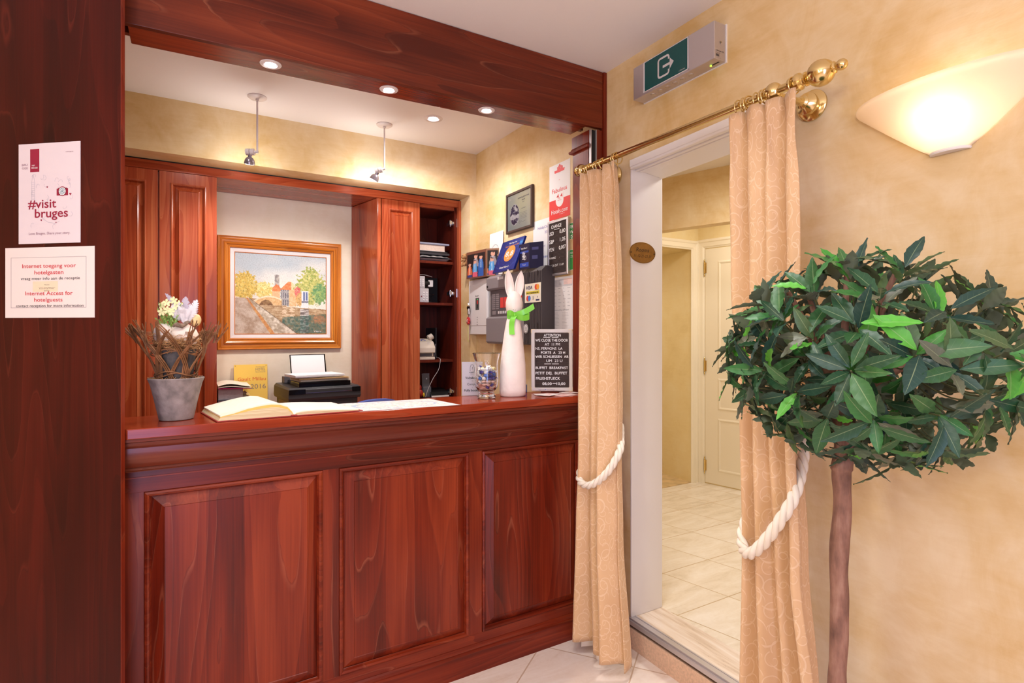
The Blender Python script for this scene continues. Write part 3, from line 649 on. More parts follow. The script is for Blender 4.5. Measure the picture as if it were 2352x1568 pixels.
# ------------------------------------------------------------------ the painting
def nz(x, y, s, o=0): return noise.noise(Vector((x*s, y*s, o)))
def paint(u, v):
    u += .0042*nz(u, v, 60, 11); v += .0042*nz(u, v, 60, 17)
    n = nz(u, v, 9); n2 = nz(u, v, 34, 3); n3 = nz(u*2.2, v, 22, 7)
    hz = .44
    c = lerp3((236, 226, 210), (176, 186, 190), (v-.5)/.5+.45*nz(u, v*1.6, 3.2, 9)+.12*nz(u, v, 14, 4)+.28*max(0, min(1, (.62-u)*2.2))-.08)
    c = lerp3(c, (206, 202, 196), .35*max(0, nz(u, v, 6, 2)))
    def tree(cx, cy, rx, ry, cols, c, dens=.25):
        d = ((u-cx)/rx)**2+((v-cy)/ry)**2
        if d+n2*.75+n*.4+.5*nz(u, v, 90, 31) < 1:
            k = .5+1.1*n2+.5*n; q = nz(u, v, 75, 23); return lerp3(lerp3(cols[0], cols[1], k), lerp3(cols[2], (96, 104, 60) if q > .25 else (246, 232, 176), .5), max(0, min(1, abs(q)*1.7-.12)))
        return c
    c = tree(.30, .55, .10, .11, ((216, 186, 96), (238, 222, 150), (230, 200, 110)), c)
    c = tree(.10, .59, .13, .17, ((196, 158, 62), (230, 200, 100), (170, 160, 84)), c)
    # bell tower
    if .418 < u < .468 and .5 < v < .745: c = lerp3((138, 130, 126), (186, 176, 164), .5+n2+(u-.44)*8)
    if .425 < u < .46 and v > .72 and v < .75 and int(u*160) % 2: c = (120, 112, 110)
    # houses
    if .39 < u < .475 and hz < v < .56: c = (222, 176, 130)
    if .39 < u < .48 and v > .54 and v < .63-abs(u-.44)*1.0: c = lerp3((206, 110, 62), (232, 140, 84), .5+n2)
    if .48 < u < .66 and .35 < v < .58:
        c = lerp3((232, 196, 150), (214, 166, 112), .5+n2)
        if u < .575:
            c = lerp3((150, 146, 146), (176, 170, 164), .5+n2)
            if (int(u*120) % 3 == 1) and (int(v*44) % 4 < 3): c = (92, 88, 96)
    if .475 < u < .655 and v >= .56 and v < .665-max(0, abs(u-.585)-.02)*1.15: c = lerp3((212, 112, 64), (236, 150, 96), .5+n2) if u < .60 else (236, 204, 156)
    c = tree(.83, .60, .17, .24, ((150, 160, 70), (222, 206, 124), (112, 150, 84)), c)
    c = tree(.93, .52, .09, .13, ((86, 140, 84), (156, 180, 96), (70, 120, 90)), c)
    c = tree(.67, .53, .035, .07, ((206, 66, 76), (232, 120, 110), (220, 100, 90)), c)
    c = tree(.70, .44, .05, .09, ((206, 150, 84), (226, 182, 120), (150, 120, 80)), c)
    # white boat house
    if .715 < u < .795 and .30 < v < .555:
        c = (226, 224, 222)
        if .725 < u < .785 and .43 < v < .54: c = (96, 110, 150) if int((u-.725)*100) % 3 else (216, 218, 224)
        if .40 < v < .425 or .31 < v < .33: c = (120, 120, 132)
    # water and quay
    wl = .36 if u < .55 else (.345-.06*(u-.55))
    if v < wl or (u < .5 and v < .44):
        k = nz(u*1.2, v*5, 9, 5)
        c = lerp3((156, 120, 82), (206, 182, 146), .45+k+.5*n2)
        if .50 < u < .64 and nz(u*2, v*6, 12, 6) > .02: c = lerp3(c, (236, 212, 180), .7)
        if .70 < u < .80 and v < .32: c = lerp3(c, (214, 216, 220) if nz(u*1.5, v*7, 8, 1) > 0 else (90, 84, 92), .7)
        if v < .16+.10*u and u > .5: c = lerp3(c, (62, 92, 82), .65+.5*n2)
        if ((u-.92)/.07)**2+((v-.19)/.06)**2 < 1+n2: c = lerp3(c, (220, 126, 76), .35+.6*abs(nz(u, v*4, 20, 2)))
    # bridge
    by = .475-1.1*(u-.36)**2*2.2
    if .15 < u < .485 and v < by and v > .36 and ((u-.325)/.075)**2+((v-.34)/.085)**2 > 1: c = lerp3((206, 160, 104), (228, 190, 140), .5+n2)
    if .15 < u < .49 and by-.015 < v < by+.005: c = (236, 212, 176)
    if ((u-.325)/.075)**2+((v-.34)/.085)**2 <= 1 and v > .36: c = lerp3((104, 70, 44), (166, 130, 84), .5+n2)
    # quay road with its parapet
    e = .15+(.445-v)*1.0
    if v < .445 and u < e+.06*max(0, (.445-v)*3):
        c = lerp3((168, 142, 118), (204, 188, 170), .5+n+(n2*.5)+(.3-v)*.2)
        e2 = .12+(.445-v)*.62
        if u > e2: c = lerp3((166, 148, 124), (222, 210, 190), .5+n2+n)
        if abs(u-e2) < .012+.03*(.445-v): c = lerp3((212, 160, 96), (188, 120, 70), .5+n2)
        if abs(u-(e+.055*max(0, (.445-v)*3))) < .008: c = (112, 92, 72)
    q = nz(u, v, 110, 41)
    return lerp3(c, (255, 250, 240), .22*q) if q > 0 else lerp3(c, (84, 64, 54), -.22*q)
t = thing('framed_painting', 'painting of a canal town in an orange-brown wooden frame in the lit niche', 'painting', (.514, 3.91, 1.28))
MPA = FR((0, 3.928, 0), (1, 0)); X0, X1, Y0, Y1 = .132, .897, 1.292, 2.018
GOLDW = wood('honey_frame_wood', 'x', dark=(150, 76, 20), mid=(196, 112, 36), light=(222, 142, 58), line=(226, 160, 84), rough=.24, seed=50)
GOLDZ = wood('honey_frame_wood_upright', 'z', dark=(150, 76, 20), mid=(196, 112, 36), light=(222, 142, 58), line=(226, 160, 84), rough=.24, seed=51)
m = mb(MPA); m.rects(X0, X1, Y0, Y1, ((0, 0), (0, .018), (.004, .022), (.010, .020), (.014, .021), (.020, .024), (.024, .023), (.025, .020), (.036, .020), (.038, .026), (.046, .030), (.054, .026), (.055, .022), (.062, .021), (.066, .024), (.072, .022), (.073, .012)), cap=False)
fo = m.build('frame', [GOLDW, GOLDZ, mat('frame_groove', (96, 48, 18), .4)], t, smooth=25)
for p in fo.data.polygons:
    k = p.index // 4; side = p.index % 4
    p.material_index = 2 if k in (6, 11) else (0 if side in (0, 2) else 1)
m = mb(MPA); m.rects(X0+.073, X1-.073, Y0+.073, Y1-.073, ((0, .0125), (.003, .014), (.024, .010), (.0245, .0095)), cap=False); m.build('linen_liner', mat('linen', (228, 220, 216), .85, bump=.3, bump_scale=500), t)
m = mb(MPA); m.rects(X0+.0975, X1-.0975, Y0+.0975, Y1-.0975, ((0, .0095), (.0005, .0115), (.004, .0115), (.0045, .007)), cap=False); m.build('inner_slip', GOLDW, t)
M = MPA @ Matrix.Translation((X0+.101, Y0+.101, .0075)); w, h = X1-X0-.202, Y1-Y0-.202
g = mb(M); g.grid(w, h, 300, 270, paint); g.build('canvas', ART, t, fixn=False)
g = mb(M); g.text('Marc', w*.86, .012, .014, 'l', .05, shear=.3, z=.0012); g.build('signature', INKW, t)

# ------------------------------------------------------------------ right-hand wall behind the counter
def wallM(y, z, off=0): return FR((XR-off, y, z), (0, -1))       # local x runs towards the photographer
def card(name, label, cat, y, z, w, h, mt, off=.0, th=.0012, tilt=0, roll=0, group=None, M=None):
    M = M or (wallM(y, z, off) @ Matrix.Rotation(roll, 4, 'Z')); M = TILT(M, tilt)
    o = M @ Vector((w/2, 0, th/2)); t = thing(name, label, cat, tuple(o), group)
    sh = mb(M).box(0, w, 0, h, .0003, th).build('sheet', mt, t)
    return sh, M @ Matrix.Translation((0, 0, th))
# red and white hotel score poster
t, M = card('score_poster', 'red and white poster reading Fabulous 4,4 high on the wall by the post', 'poster', 2.498, 2.013, .192, .296, PAPER)
g = mb(M); g.bar(0, .192, 0, .105, .0001, .0005)
for cx, cy, rx, ry in ((.096, .256, .030, .009),): g.disc(cx, cy, rx, .0001, .0005, ry=ry)
g.add([(.052, .248, .0006), (.14, .248, .0006), (.144, .262, .0006), (.048, .262, .0006)], [(0, 1, 2, 3)])
for k in range(5): x = .075+k*.0105; h = (.022, .03, .036, .028, .02)[k]; g.bar(x, x+.009, .262, .262+h*.7)
g.add([(.096, .292, .0006), (.088, .282, .0006), (.104, .282, .0006)], [(0, 1, 2)])
g.text('Fabulous', .096, .143, .034, 'c', .138, .004); g.text('4,4', .098, .107, .036, 'c', .056, .004, z=.0012); g.text('OUT OF 5', .098, .094, .009, 'c', .036, z=.0012); g.text('2014', .096, .205, .006, 'c')
g.build('red_print', mat('poster_red', (226, 44, 38), .5), t)
g = mb(M); g.prism([(.134, .135), (.062, .135)]+[(.098+.036*math.cos(a), .098+.036*math.sin(a)) for a in [PI+PI*k/16 for k in range(17)]], .0003, .0009); g.build('white_badge', PAPER, t)
g = mb(M); g.text('Hotels.com', .096, .030, .034, 'c', .152, .012, z=.0011); g.text('for a better stay', .12, .020, .007, 'c', z=.0011); g.build('white_lettering', INKW, t)
# framed certificate
t = thing('framed_certificate', 'framed award certificate with a globe in a dark brown frame', 'certificate', (XR, 2.805, 2.015))
M = wallM(2.957, 2.010, .001); w, h = .302, .244
g = mb(M); g.rects(0, w, 0, h, ((0, 0), (0, .014), (.003, .017), (.014, .016), (.016, .010)), cap=False); g.build('frame', mat('dark_brown_frame', (74, 58, 52), .4), t)
def cert(u, v):
    c = lerp3((150, 176, 182), (226, 232, 212), .25+.75*u+.4*(v-.5)); c = lerp3(c, (236, 240, 190), .5*max(0, 1-((u-.6)**2+(v-.65)**2)*7))
    d = ((u-.30)/.20)**2+((v-.42)/.30)**2
    if d < 1:
        k = nz(u, v, 7, 1); c = lerp3((226, 234, 238), (56, 56, 96), 1 if k > -.12 and v > .1 else 0)
        if abs(nz(u, v, 12, 5)) < .05: c = (200, 206, 220)
        if d > .9: c = (220, 228, 234)
    return c
g = mb(M @ Matrix.Translation((.016, .016, .009))); g.grid(w-.032, h-.032, 70, 56, cert); g.build('certificate_print', PRINT, t, fixn=False)
g = mb(M @ Matrix.Translation((.016, .016, .0098))); g.text('powering global travel', .185, .176, .013, 'c', .125, .012); g.text('award', .185, .160, .013, 'c', .036, .012); g.text('2014', .185, .146, .010, 'c'); g.text('Hotel Albert I', .188, .110, .009, 'c', .05)
for k in range(5): g.bar(.14+.004*k, .225-.005*(k % 2), .088-k*.0085, .0888-k*.0085)
g.line([(.13, .036), (.14, .026), (.136, .046), (.152, .03), (.158, .042), (.172, .032), (.21, .036)], .0012); g.build('lettering', mat('slate_ink', (84, 92, 110), .6), t)
g = mb(M @ Matrix.Translation((.016, .016, .0098))); g.ring(.02, .19, .004, .006); g.ring(.034, .19, .004, .006); g.bar(.013, .0155, .182, .198); g.build('white_logo', INKW, t)
g = mb(M); g.box(.015, w-.015, .015, h-.015, .0112, .012); g.build('glass_pane', mat('clear_glass', (255, 255, 255), .02, trans=1, ior=1.05), t)
# change board (felt letters)
def letterboard(M, w, h, rows, fr, frame_m, corner_m, t, th=.03, pitch=.0068, round_=0):
    g = mb(M); g.rects(0, w, 0, h, ((0, 0), (0, th-.003), (.003, th), (fr-.002, th), (fr, th-.004)), cap=True); g.build('frame', frame_m, t)
    g = mb(M); n = int((h-2*fr)/pitch); vs = []
    for k in range(n):
        y = fr+(h-2*fr)*k/n; q = (h-2*fr)/n
        g.add([(fr, y, th-.004), (w-fr, y, th-.004), (w-fr, y+q*.62, th-.0018), (fr, y+q*.62, th-.0018), (w-fr, y+q*.66, th-.0038), (fr, y+q*.66, th-.0038), (w-fr, y+q, th-.004), (fr, y+q, th-.004)], [(0, 1, 2, 3), (3, 2, 4, 5), (5, 4, 6, 7)])
    t = g.build('grooved_felt', mat('felt_dark', (72, 60, 57), .9), t)
    g = mb(M); 
    for r in rows:
        if r[0] == '-': g.bar(r[1], r[2], r[3], r[3]+.0022, th-.002, th+.001)
        else: g.text(r[0], r[1], r[2], r[3], r[4], r[5] if len(r) > 5 else None, .007, z=th+.0004)
    g.build('white_letters', INKW, t)
t = thing('exchange_rate_board', 'narrow black letter board of currency rates headed CHANGE hanging on the wall', 'letter board', (XR, 2.38, 1.705))
Mx = wallM(2.497, 1.706, .001); w, h = .190, .299
sz = .026
letterboard(Mx, w, h, [('CHANGE', .088, .256, .026, 'c', .094), ('-', .068, .116, .247), ('USD', .018, .220, .028, 'l', .046), ('0,80', .170, .222, .028, 'r', .052), ('GBP', .018, .176, .028, 'l', .048), ('1,05', .170, .178, .028, 'r', .048),
                       ('YEN', .018, .134, .028, 'l', .048), ('0,007', .174, .136, .028, 'r', .062), ('PARKING', .020, .092, .016, 'l', .062), ('.', .116, .094, .02, 'l'), ('CHECK OUT  11 AM', .020, .050, .017, 'l', .135)], .014, ALU, ALU, t, th=.016)
# sheets on the wall
t, M = card('review_sheet', 'white award sheet with blue stripe, half hidden behind the rate board', 'sheet', 2.664, 1.722, .21, .315, PAPER)
g = mb(M); g.text('HolidayCheck', .05, .262, .022, 'l', .125); g.text('2014', .12, .232, .022, 'l', .04); g.text('Hotel Albert I', .055, .160, .013, 'l', .07); g.text('5/6', .07, .125, .012, 'l'); g.build('violet_print', mat('violet_ink', (134, 120, 184), .6), t)
g = mb(M); g.bar(0, .21, 0, .015); 
for k in range(6): g.ring(.058+k*.017, .102, .0036, .0072, .0006, 4)
g.build('blue_print', INKB, t)
t, M = card('tariff_sheet', 'white printed table sheet hanging directly below the rate board', 'sheet', 2.478, 1.410, .20, .288, PAPER)
g = mb(M); g.bar(.012, .19, .236, .276, .0001, .0003); g.build('grey_header', mat('header_grey', (206, 202, 204), .7), t)
mb(M).bar(.115, .19, .245, .276, .0003, .0005).build('pink_header', mat('header_pink', (240, 206, 196), .7), t)
random.seed(3); g = mb(M)
for k in range(6):
    for c in range(4): g.bar(.02+c*.042+random.uniform(0, .006), .02+c*.042+random.uniform(.014, .03), .226-k*.019, .2275-k*.019)
for k in range(4):
    for c in range(3): g.bar(.02+c*.05, .05+c*.05, .268-k*.007, .2692-k*.007, .0006, .0008)
g.text('Samenstelling & Prijzen', .02, .108, .012, 'l', .14)
for k in range(12):
    for c in range(2): g.bar(.018+c*.08, .018+c*.08+random.uniform(.02, .06), .096-k*.0075, .0968-k*.0075)
g.build('print_lines', INKG, t)
t, M = card('blue_edged_sheet', 'white sheet with pale blue lower edge, mostly behind the post and letter board', 'sheet', 2.30, 1.20, .06, .216, PAPER)
mb(M).bar(0, .06, .022, .036).build('blue_stripe', mat('sky_ink', (96, 150, 216), .6), t)
random.seed(8); g = mb(M)
for k in range(16): g.bar(.004, random.uniform(.02, .05), .18-k*.008, .1808-k*.008)
g.build('print_lines', INKG, t)
GRN = mat('sticker_green', (36, 150, 64), .4)
t, M = card('wifi_sticker', 'upper green sticker reading FREE WIFI at the post edge', 'sticker', 2.313, 1.885, .075, .085, PAPER)
mb(M).box(.002, .075, .002, .083, .0002, .0006).build('green_field', GRN, t)
g = mb(M); g.text('FREE', .005, .055, .026, 'l', .06, .012, z=.001); g.text('WIFI', .005, .029, .026, 'l', .058, .012, z=.001); g.ring(.02, .012, .005, .008, .001); g.bar(0, .075, .021, .0225, .0004, .001); g.build('white_lettering', INKW, t)
t, M = card('green_sticker', 'lower green sticker at the post edge, below the WIFI one', 'sticker', 2.309, 1.725, .075, .106, PAPER)
mb(M).box(.002, .075, .002, .104, .0002, .0006).build('green_field', GRN, t)
g = mb(M); g.text('RECOM', .004, .084, .014, 'l', .06, .012, z=.001); g.bar(.004, .06, .073, .075, .0006, .001); g.bar(.004, .05, .066, .068, .0006, .001); g.build('white_lettering', INKW, t)
# electrical boxes
t = thing('white_control_box', 'white wall control box at the corner, below the family photo', 'control box', (1.67, 3.27, 1.39))
M = wallM(3.418, 1.388); g = mb(M); g.rects(0, .282, 0, .37, ((0, 0), (0, .044), (.004, .05))); g.build('case', WPLAS, t)
g = mb(M); g.rects(.02, .27, .06, .335, ((0, .05), (.0005, .0515), (.002, .0525))); g.build('front_cover', WPLAS, t)
g = mb(M); g.box(.112, .165, .165, .245, .0525, .0530); g.build('display_slot', mat('slot_dark', (92, 92, 88), .4), t)
g = mb(M); g.box(.135, .150, .205, .228, .053, .0545); g.build('red_button', mat('button_red', (200, 60, 60), .4), t)
g = mb(M); g.box(.138, .148, .176, .20, .053, .0535); g.text('B.I.P.', .138, .254, .012, 'c', .05, .02, z=.0532)
for k in range(4): g.disc(.136, .115-k*.016, .004, .0525, .0532, 10)
g.build('markings', INKK, t)
g = mb(M); g.disc(.142, .235, .003, .053, .0538, 10); g.build('indicator', mat('green_led', (60, 230, 90), .4, emit=1.5), t)
t = thing('fire_alarm_panel', 'grey fire alarm control panel on the wall behind the rabbit figure', 'alarm panel', (1.66, 2.87, 1.33))
M = wallM(3.112, 1.332); w = .478
def slab(M, x0, x1, prof, name, mt, t, **k):
    g = mb(M); g.loft([[(x0, y, z) for y, z in prof], [(x1, y, z) for y, z in prof]]); return g.build(name, mt, t, **k)
slab(M, .012, w-.004, ((0.02, 0), (.02, .05), (.41, .05), (.41, 0)), 'case', GREY, t)
slab(M, 0, w, ((.335, 0), (.335, .062), (.346, .072), (.41, .072), (.428, .052), (.428, 0)), 'upper_cover', GREY, t, bevel=.002)
slab(M, 0, w, ((0, 0), (0, .062), (.012, .074), (.158, .074), (.168, .060), (.168, 0)), 'lower_cover', GREY, t, bevel=.002)
mb(M).box(.03, w-.02, .175, .33, .05, .054).build('control_field', DGREY, t)
g = mb(M)
for k in range(8): g.box(.045, .088, .215+k*.0125, .224+k*.0125, .054, .055); g.box(.098, .135, .215+k*.0125, .224+k*.0125, .054, .055); g.box(.26, .30, .215+k*.0125, .224+k*.0125, .054, .055); g.box(.31, .36, .215+k*.0125, .224+k*.0125, .054, .055)
g.box(.05, .095, .182, .205, .054, .055); g.build('key_legends', GREY, t)
g = mb(M)
for x in (.155, .205, .37): g.box(x, x+.042, .222, .285, .054, .0558)
g.build('red_labels', mat('label_red', (226, 70, 64), .5), t)
g = mb(M)
for k in range(6): g.box(.125+k*.022, .137+k*.022, .186, .202, .054, .056)
g.box(.15, .22, .395, .412, .0722, .0728); g.build('white_labels', WPLAS, t)
for x, y in ((.015, .36), (w-.02, .40)): mb(M).disc(x, y, .008, .0722, .074, 12).build('screw', BLACK, t)
t = thing('black_equipment_box', 'black finned equipment box right of the grey alarm panel', 'equipment box', (1.65, 2.53, 1.33))
M = wallM(2.632, 1.335); 
slab(M, 0, .185, ((0, 0), (0, .085), (.402, .085), (.428, .06), (.428, 0)), 'case', mat('ribbed_black', (76, 69, 69), .5), t, bevel=.002)
g = mb(M)
for k in range(12): g.box(.006+k*.015, .009+k*.015, .004, .398, .085, .0875)
g.build('ribs', mat('ribbed_black', (76, 69, 69), .5), t)
g = mb(M)
for x in (.055, .145):
    for z in (.09, .30, .375): g.box(x, x+.006, z, z+.03, .0875, .0885)
g.build('slots', BLACK, t)
M3 = wallM(2.612, 1.566, .0895) @ Matrix.Scale(.94, 4, (1, 0, 0))
t, M = card('payment_sticker', 'small card of payment logos headed VISA stuck on the black box', 'sticker', 0, 0, .176, .105, PAPERW, M=M3)
g = mb(M); g.text('VISA', .018, .074, .026, 'l', .066, .018, .25); g.text('V', .135, .022, .016, 'l', None, .01); g.bar(.122, .160, .008, .016); g.build('navy_print', mat('navy_ink', (36, 40, 92), .5), t)
g = mb(M); g.disc(.125, .083, .015); g.disc(.034, .024, .015); g.build('red_disc', mat('logo_red', (226, 66, 50), .5), t)
g = mb(M); g.disc(.143, .083, .015, .0002, .0006); g.build('orange_disc', mat('logo_orange', (240, 160, 60), .5), t)
g = mb(M); g.disc(.052, .024, .015, .0002, .0006); g.build('blue_disc', mat('logo_blue', (70, 130, 210), .5), t)
g = mb(M); g.bar(.016, .16, .046, .063); g.build('yellow_bar', mat('logo_yellow', (226, 206, 70), .5), t)
g = mb(M); g.text('europabank', .088, .050, .013, 'c', .13, .02, z=.001); g.text('mastercard', .134, .066, .005, 'c', .04, z=.001); g.text('maestro', .043, .006, .005, 'c', .028, z=.001)
for k in range(3): g.line([(.088+k*.006, .014), (.091+k*.006, .024), (.088+k*.006, .034)], .0018)
g.text('PAY', .141, .0095, .006, 'c', z=.001); g.build('dark_print', INKK, t)
t = thing('round_sticker', 'round white sticker at the lower edge of the black box', 'sticker', (1.61, 2.60, 1.42))
M = wallM(2.63, 1.395, .0895); g = mb(M); g.disc(.028, .028, .026, .0002, .0008); g.build('disc', PAPER, t)
g = mb(M); g.ring(.028, .028, .021, .024, .001)
for k in range(4): g.bar(.012, .044, .016+k*.007, .018+k*.007, .0008, .0011)
g.build('dark_print', INKK, t)
# items standing on top of the boxes
t, M = card('excellence_certificate', 'white sheet with a round owl-eyed emblem leaning behind the family photo', 'certificate', 3.185, 1.772, .18, .275, PAPER, off=.012, tilt=-.02)
g = mb(M); g.ring(.078, .150, .046, .048, .0006, 40); g.ring(.066, .100, .009, .012); g.ring(.092, .100, .009, .012); g.text('CERTIFICATE of', .078, .168, .008, 'c', .06); g.text('EXCELLENCE', .078, .148, .011, 'c', .080); g.text('2014', .078, .07, .01, 'c'); g.build('dark_print', mat('charcoal_ink', (96, 96, 100), .6), t)
def family(u, v):
    u += .012*nz(u, v, 40, 3); v += .012*nz(u, v, 40, 8)
    c = (34, 28, 30) if v > .3 else (90, 56, 38)
    if v > .9 or u < .04 or u > .95 or v < .04: c = (122, 76, 58)
    for cx, hy, s, shirt, low in ((.48, .80, .085, (150, 140, 146), (40, 44, 70)), (.74, .74, .075, (60, 110, 180), (48, 92, 170)), (.44, .60, .07, (80, 150, 210), (214, 96, 120)), (.17, .52, .068, (214, 110, 70), (60, 70, 130))):
        if ((u-cx)/(s*1.0))**2+((v-hy)/(s*1.05))**2 < 1: c = (216, 160, 136) if v < hy+s*.45 else (60, 40, 34)
        elif abs(u-cx) < s*1.75*min(1, .55+(hy-s-v)*2.2) and v < hy-s*.9 and v > .05: c = shirt if v > hy-.38 else low
        if abs(u-cx) < .02 and hy-.38 < v < hy-s*.9: c = lerp3(shirt, (255, 255, 255), .5)
    return c
t = thing('photo_frame', 'dark wooden photo block showing a family, standing on the white box', 'photo frame', (1.63, 3.2, 1.76))
M = FR((1.60, 3.352, 1.762), (.12, -1)); w, h = .235, .178
mb(M).box(0, w, 0, h, -.05, 0).build('block', mat('bronze_frame', (120, 78, 56), .35, .3), t, bevel=.002)
g = mb(M); g.grid(w, h, 64, 56, family, .0006); g.build('photograph', PRINT, t, fixn=False)
M = FR((1.60+.028, 3.352-.235, 1.762), (.95, -1)); mb(M).box(0, .085, 0, h, -.03, 0).build('side_block', mat('bronze_frame', (120, 78, 56), .35, .3), t, bevel=.002)
g = mb(M @ Matrix.Translation((0, 0, .0006))); g.grid(.085, h, 30, 50, lambda u, v: family(.22+u*.5, v*.94+.03) if .08 < u < .92 and .05 < v < .95 else (150, 110, 84)); g.build('side_photograph', PRINT, t, fixn=False)
t = thing('teddy_charm', 'tiny tan teddy bear charm hanging at the corner of the family photo', 'soft toy', (1.612, 3.374, 1.86))
TED = mat('tan_plush', (186, 140, 92), .95, noise_amt=.3, noise_scale=200, bump=.8, bump_scale=500)
g = mb(); c = Vector((1.600, 3.372, 1.878)); g.sphere(c, (.020, .021, .026), 14, 10); g.sphere(c+Vector((-.008, -.004, .036)), .019, 14, 10)
for dy in (-.014, .014): g.sphere(c+Vector((-.002, dy, .052)), .008, 10, 6); g.sphere(c+Vector((-.016, dy*1.2, -.016)), (.010, .009, .013), 10, 6); g.sphere(c+Vector((-.016, dy*1.2, .012)), (.012, .007, .007), 10, 6)
g.sphere(c+Vector((-.026, -.005, .031)), .007, 8, 6); g.build('body', TED, t, smooth=80)
g = mb()
for q in ((-.024, -.012, .042), (-.025, .004, .042), (-.033, -.005, .033)): g.sphere(c+Vector(q), .0026, 8, 6)
g.build('eyes_and_nose', BLACK, t)
def award(u, v):
    c = lerp3((22, 34, 104), (30, 52, 140), u+.3*nz(u, v, 2))
    for k in range(3):
        if abs(((u-.55)/(.33+.12*k))**2+((v-.5)/(.30+.07*k))**2-1+.3*nz(u, v, 2, k)) < .02: c = lerp3(c, (110, 150, 220), .45)
    if u > .86 and .72 < v < .95: c = lerp3(c, (70, 170, 230), .8*max(0, 1-abs(v-.83)*9))
    return c
t = thing('award_plaque', 'tilted blue guest review award plaque with an orange 8,8 oval', 'award plaque', (1.60, 2.82, 1.755))
def qM(p0, px, py):                                                   # frame through three corners (bottom-left, bottom-right, top-left)
    p0, px, py = Vector(p0), Vector(px), Vector(py); n = (px-p0).normalized().cross((py-p0).normalized()).normalized()
    a = px-p0; b = py-p0; return Matrix(((a.x, b.x, n.x, p0.x), (a.y, b.y, n.y, p0.y), (a.z, b.z, n.z, p0.z), (0, 0, 0, 1)))
M = qM((1.585, 2.955, 1.762), (1.575, 2.682, 1.764), (1.625, 2.895, 1.945))
t = mb(M).box(0, 1, 0, 1, -.012, 0).build('plaque', mat('blue_acrylic', (26, 40, 116), .15), t)
g = mb(M); g.grid(1, 1, 60, 60, award, .0006); g.build('front_print', PRINT, t, fixn=False)
g = mb(M); g.disc(.55, .55, .23, .0008, .0014, 36, .25); g.build('orange_oval', INKO, t)
g = mb(M); g.text('8,8', .55, .47, .22, 'c', .34, .01, z=.0018); g.text('Booking.com', .55, .87, .075, 'c', .34, .02, z=.0014); g.text('Hotel Albert I', .50, .10, .09, 'c', .42, .01, z=.0014); g.text('2014', .55, .38, .05, 'c', .12, z=.0018); g.build('white_lettering', INKW, t)
g = mb(M); g.text('Guest Review Awards 2014', .55, .78, .07, 'c', .60, z=.0014); g.build('orange_lettering', INKO, t)
t = thing('navy_display_box', 'dark navy folded display card right of the blue award plaque', 'display card', (1.61, 2.58, 1.752))
NV = mat('navy_card', (22, 22, 58), .4)
M = FR((1.585, 2.672, 1.756), (-.15, -1)); M = FR((1.600, 2.664, 1.756), (.05, -1))
fl_ = mb(M).box(0, .105, 0, .142, -.003, 0).build('front_leaf', NV, t)
g = mb(M); g.text('Hotel Albert I', .052, .112, .014, 'c', .06, .01); g.text('Travel', .052, .020, .011, 'c', .03, z=.0016)
for k in range(6): g.bar(.034+.003*(k % 2), .058+.004*(k % 3), .055+k*.0075, .0595+k*.0075)
g.ring(.06, .062, .010, .0125); g.build('white_print', INKW, fl_)
g = mb(M); g.bar(.01, .095, .090, .101); g.bar(.01, .095, .012, .036); g.build('blue_bar', INKB, fl_)
M = FR((1.600+.005, 2.664-.106, 1.756), (.55, -1)); mb(M).box(0, .085, 0, .142, -.003, 0).build('side_leaf', NV, t)
g = mb(M); g.bar(.015, .055, .10, .115); g.bar(.015, .05, .05, .07); g.build('grey_print', mat('dusk_ink', (70, 72, 120), .5), t)
# key with red tag hanging at the control box
t = thing('key_ring', 'keys with a red flowered tag hanging beside the white control box', 'keys', (1.63, 3.395, 1.345))
M = FR((1.632, 3.425, 1.34), (0, -1))
g = mb(M); g.tube([(.03, .25, 0), (.03, .262, .0), (.036, .268, 0), (.042, .262, 0), (.042, .25, 0)], .0015, 6)
for a, x in ((.1, .024), (-.12, .046)):
    g.disc(x, .232, .013, -.001, .001, 16); g.box(x-.004+a*.02, x+.004+a*.02, .182, .222, -.001, .001)
g.tube([(.044, .225, .002), (.048, .19, .002), (.042, .165, .002)], .0028, 6); g.build('key', STEEL, t)
g = mb(M)
for k in range(7): a = k*2*PI/7; g.sphere((.036+.017*math.cos(a), .142+.018*math.sin(a), .002), (.010, .011, .006), 10, 6)
g.sphere((.036, .142, .002), (.016, .018, .008), 10, 6); g.build('red_tag', mat('tag_red', (206, 56, 60), .4, noise_amt=.4, noise_scale=120), t, smooth=60)
g = mb(M)
for k in range(5): a = k*2*PI/5+.3; g.sphere((.036+.009*math.cos(a), .142+.010*math.sin(a), .010), (.004, .004, .002), 8, 5)
g.build('tag_flower', mat('petal_cream', (240, 220, 200), .5), t)
for dx, mm in ((-.006, mat('strap_lime', (216, 226, 130), .5)), (.006, mat('strap_pink', (236, 190, 180), .5))):
    mb(M).box(.033+dx, .040+dx, .0+.01*(dx > 0), .125, -.001, .001).build('strap', mm, t)
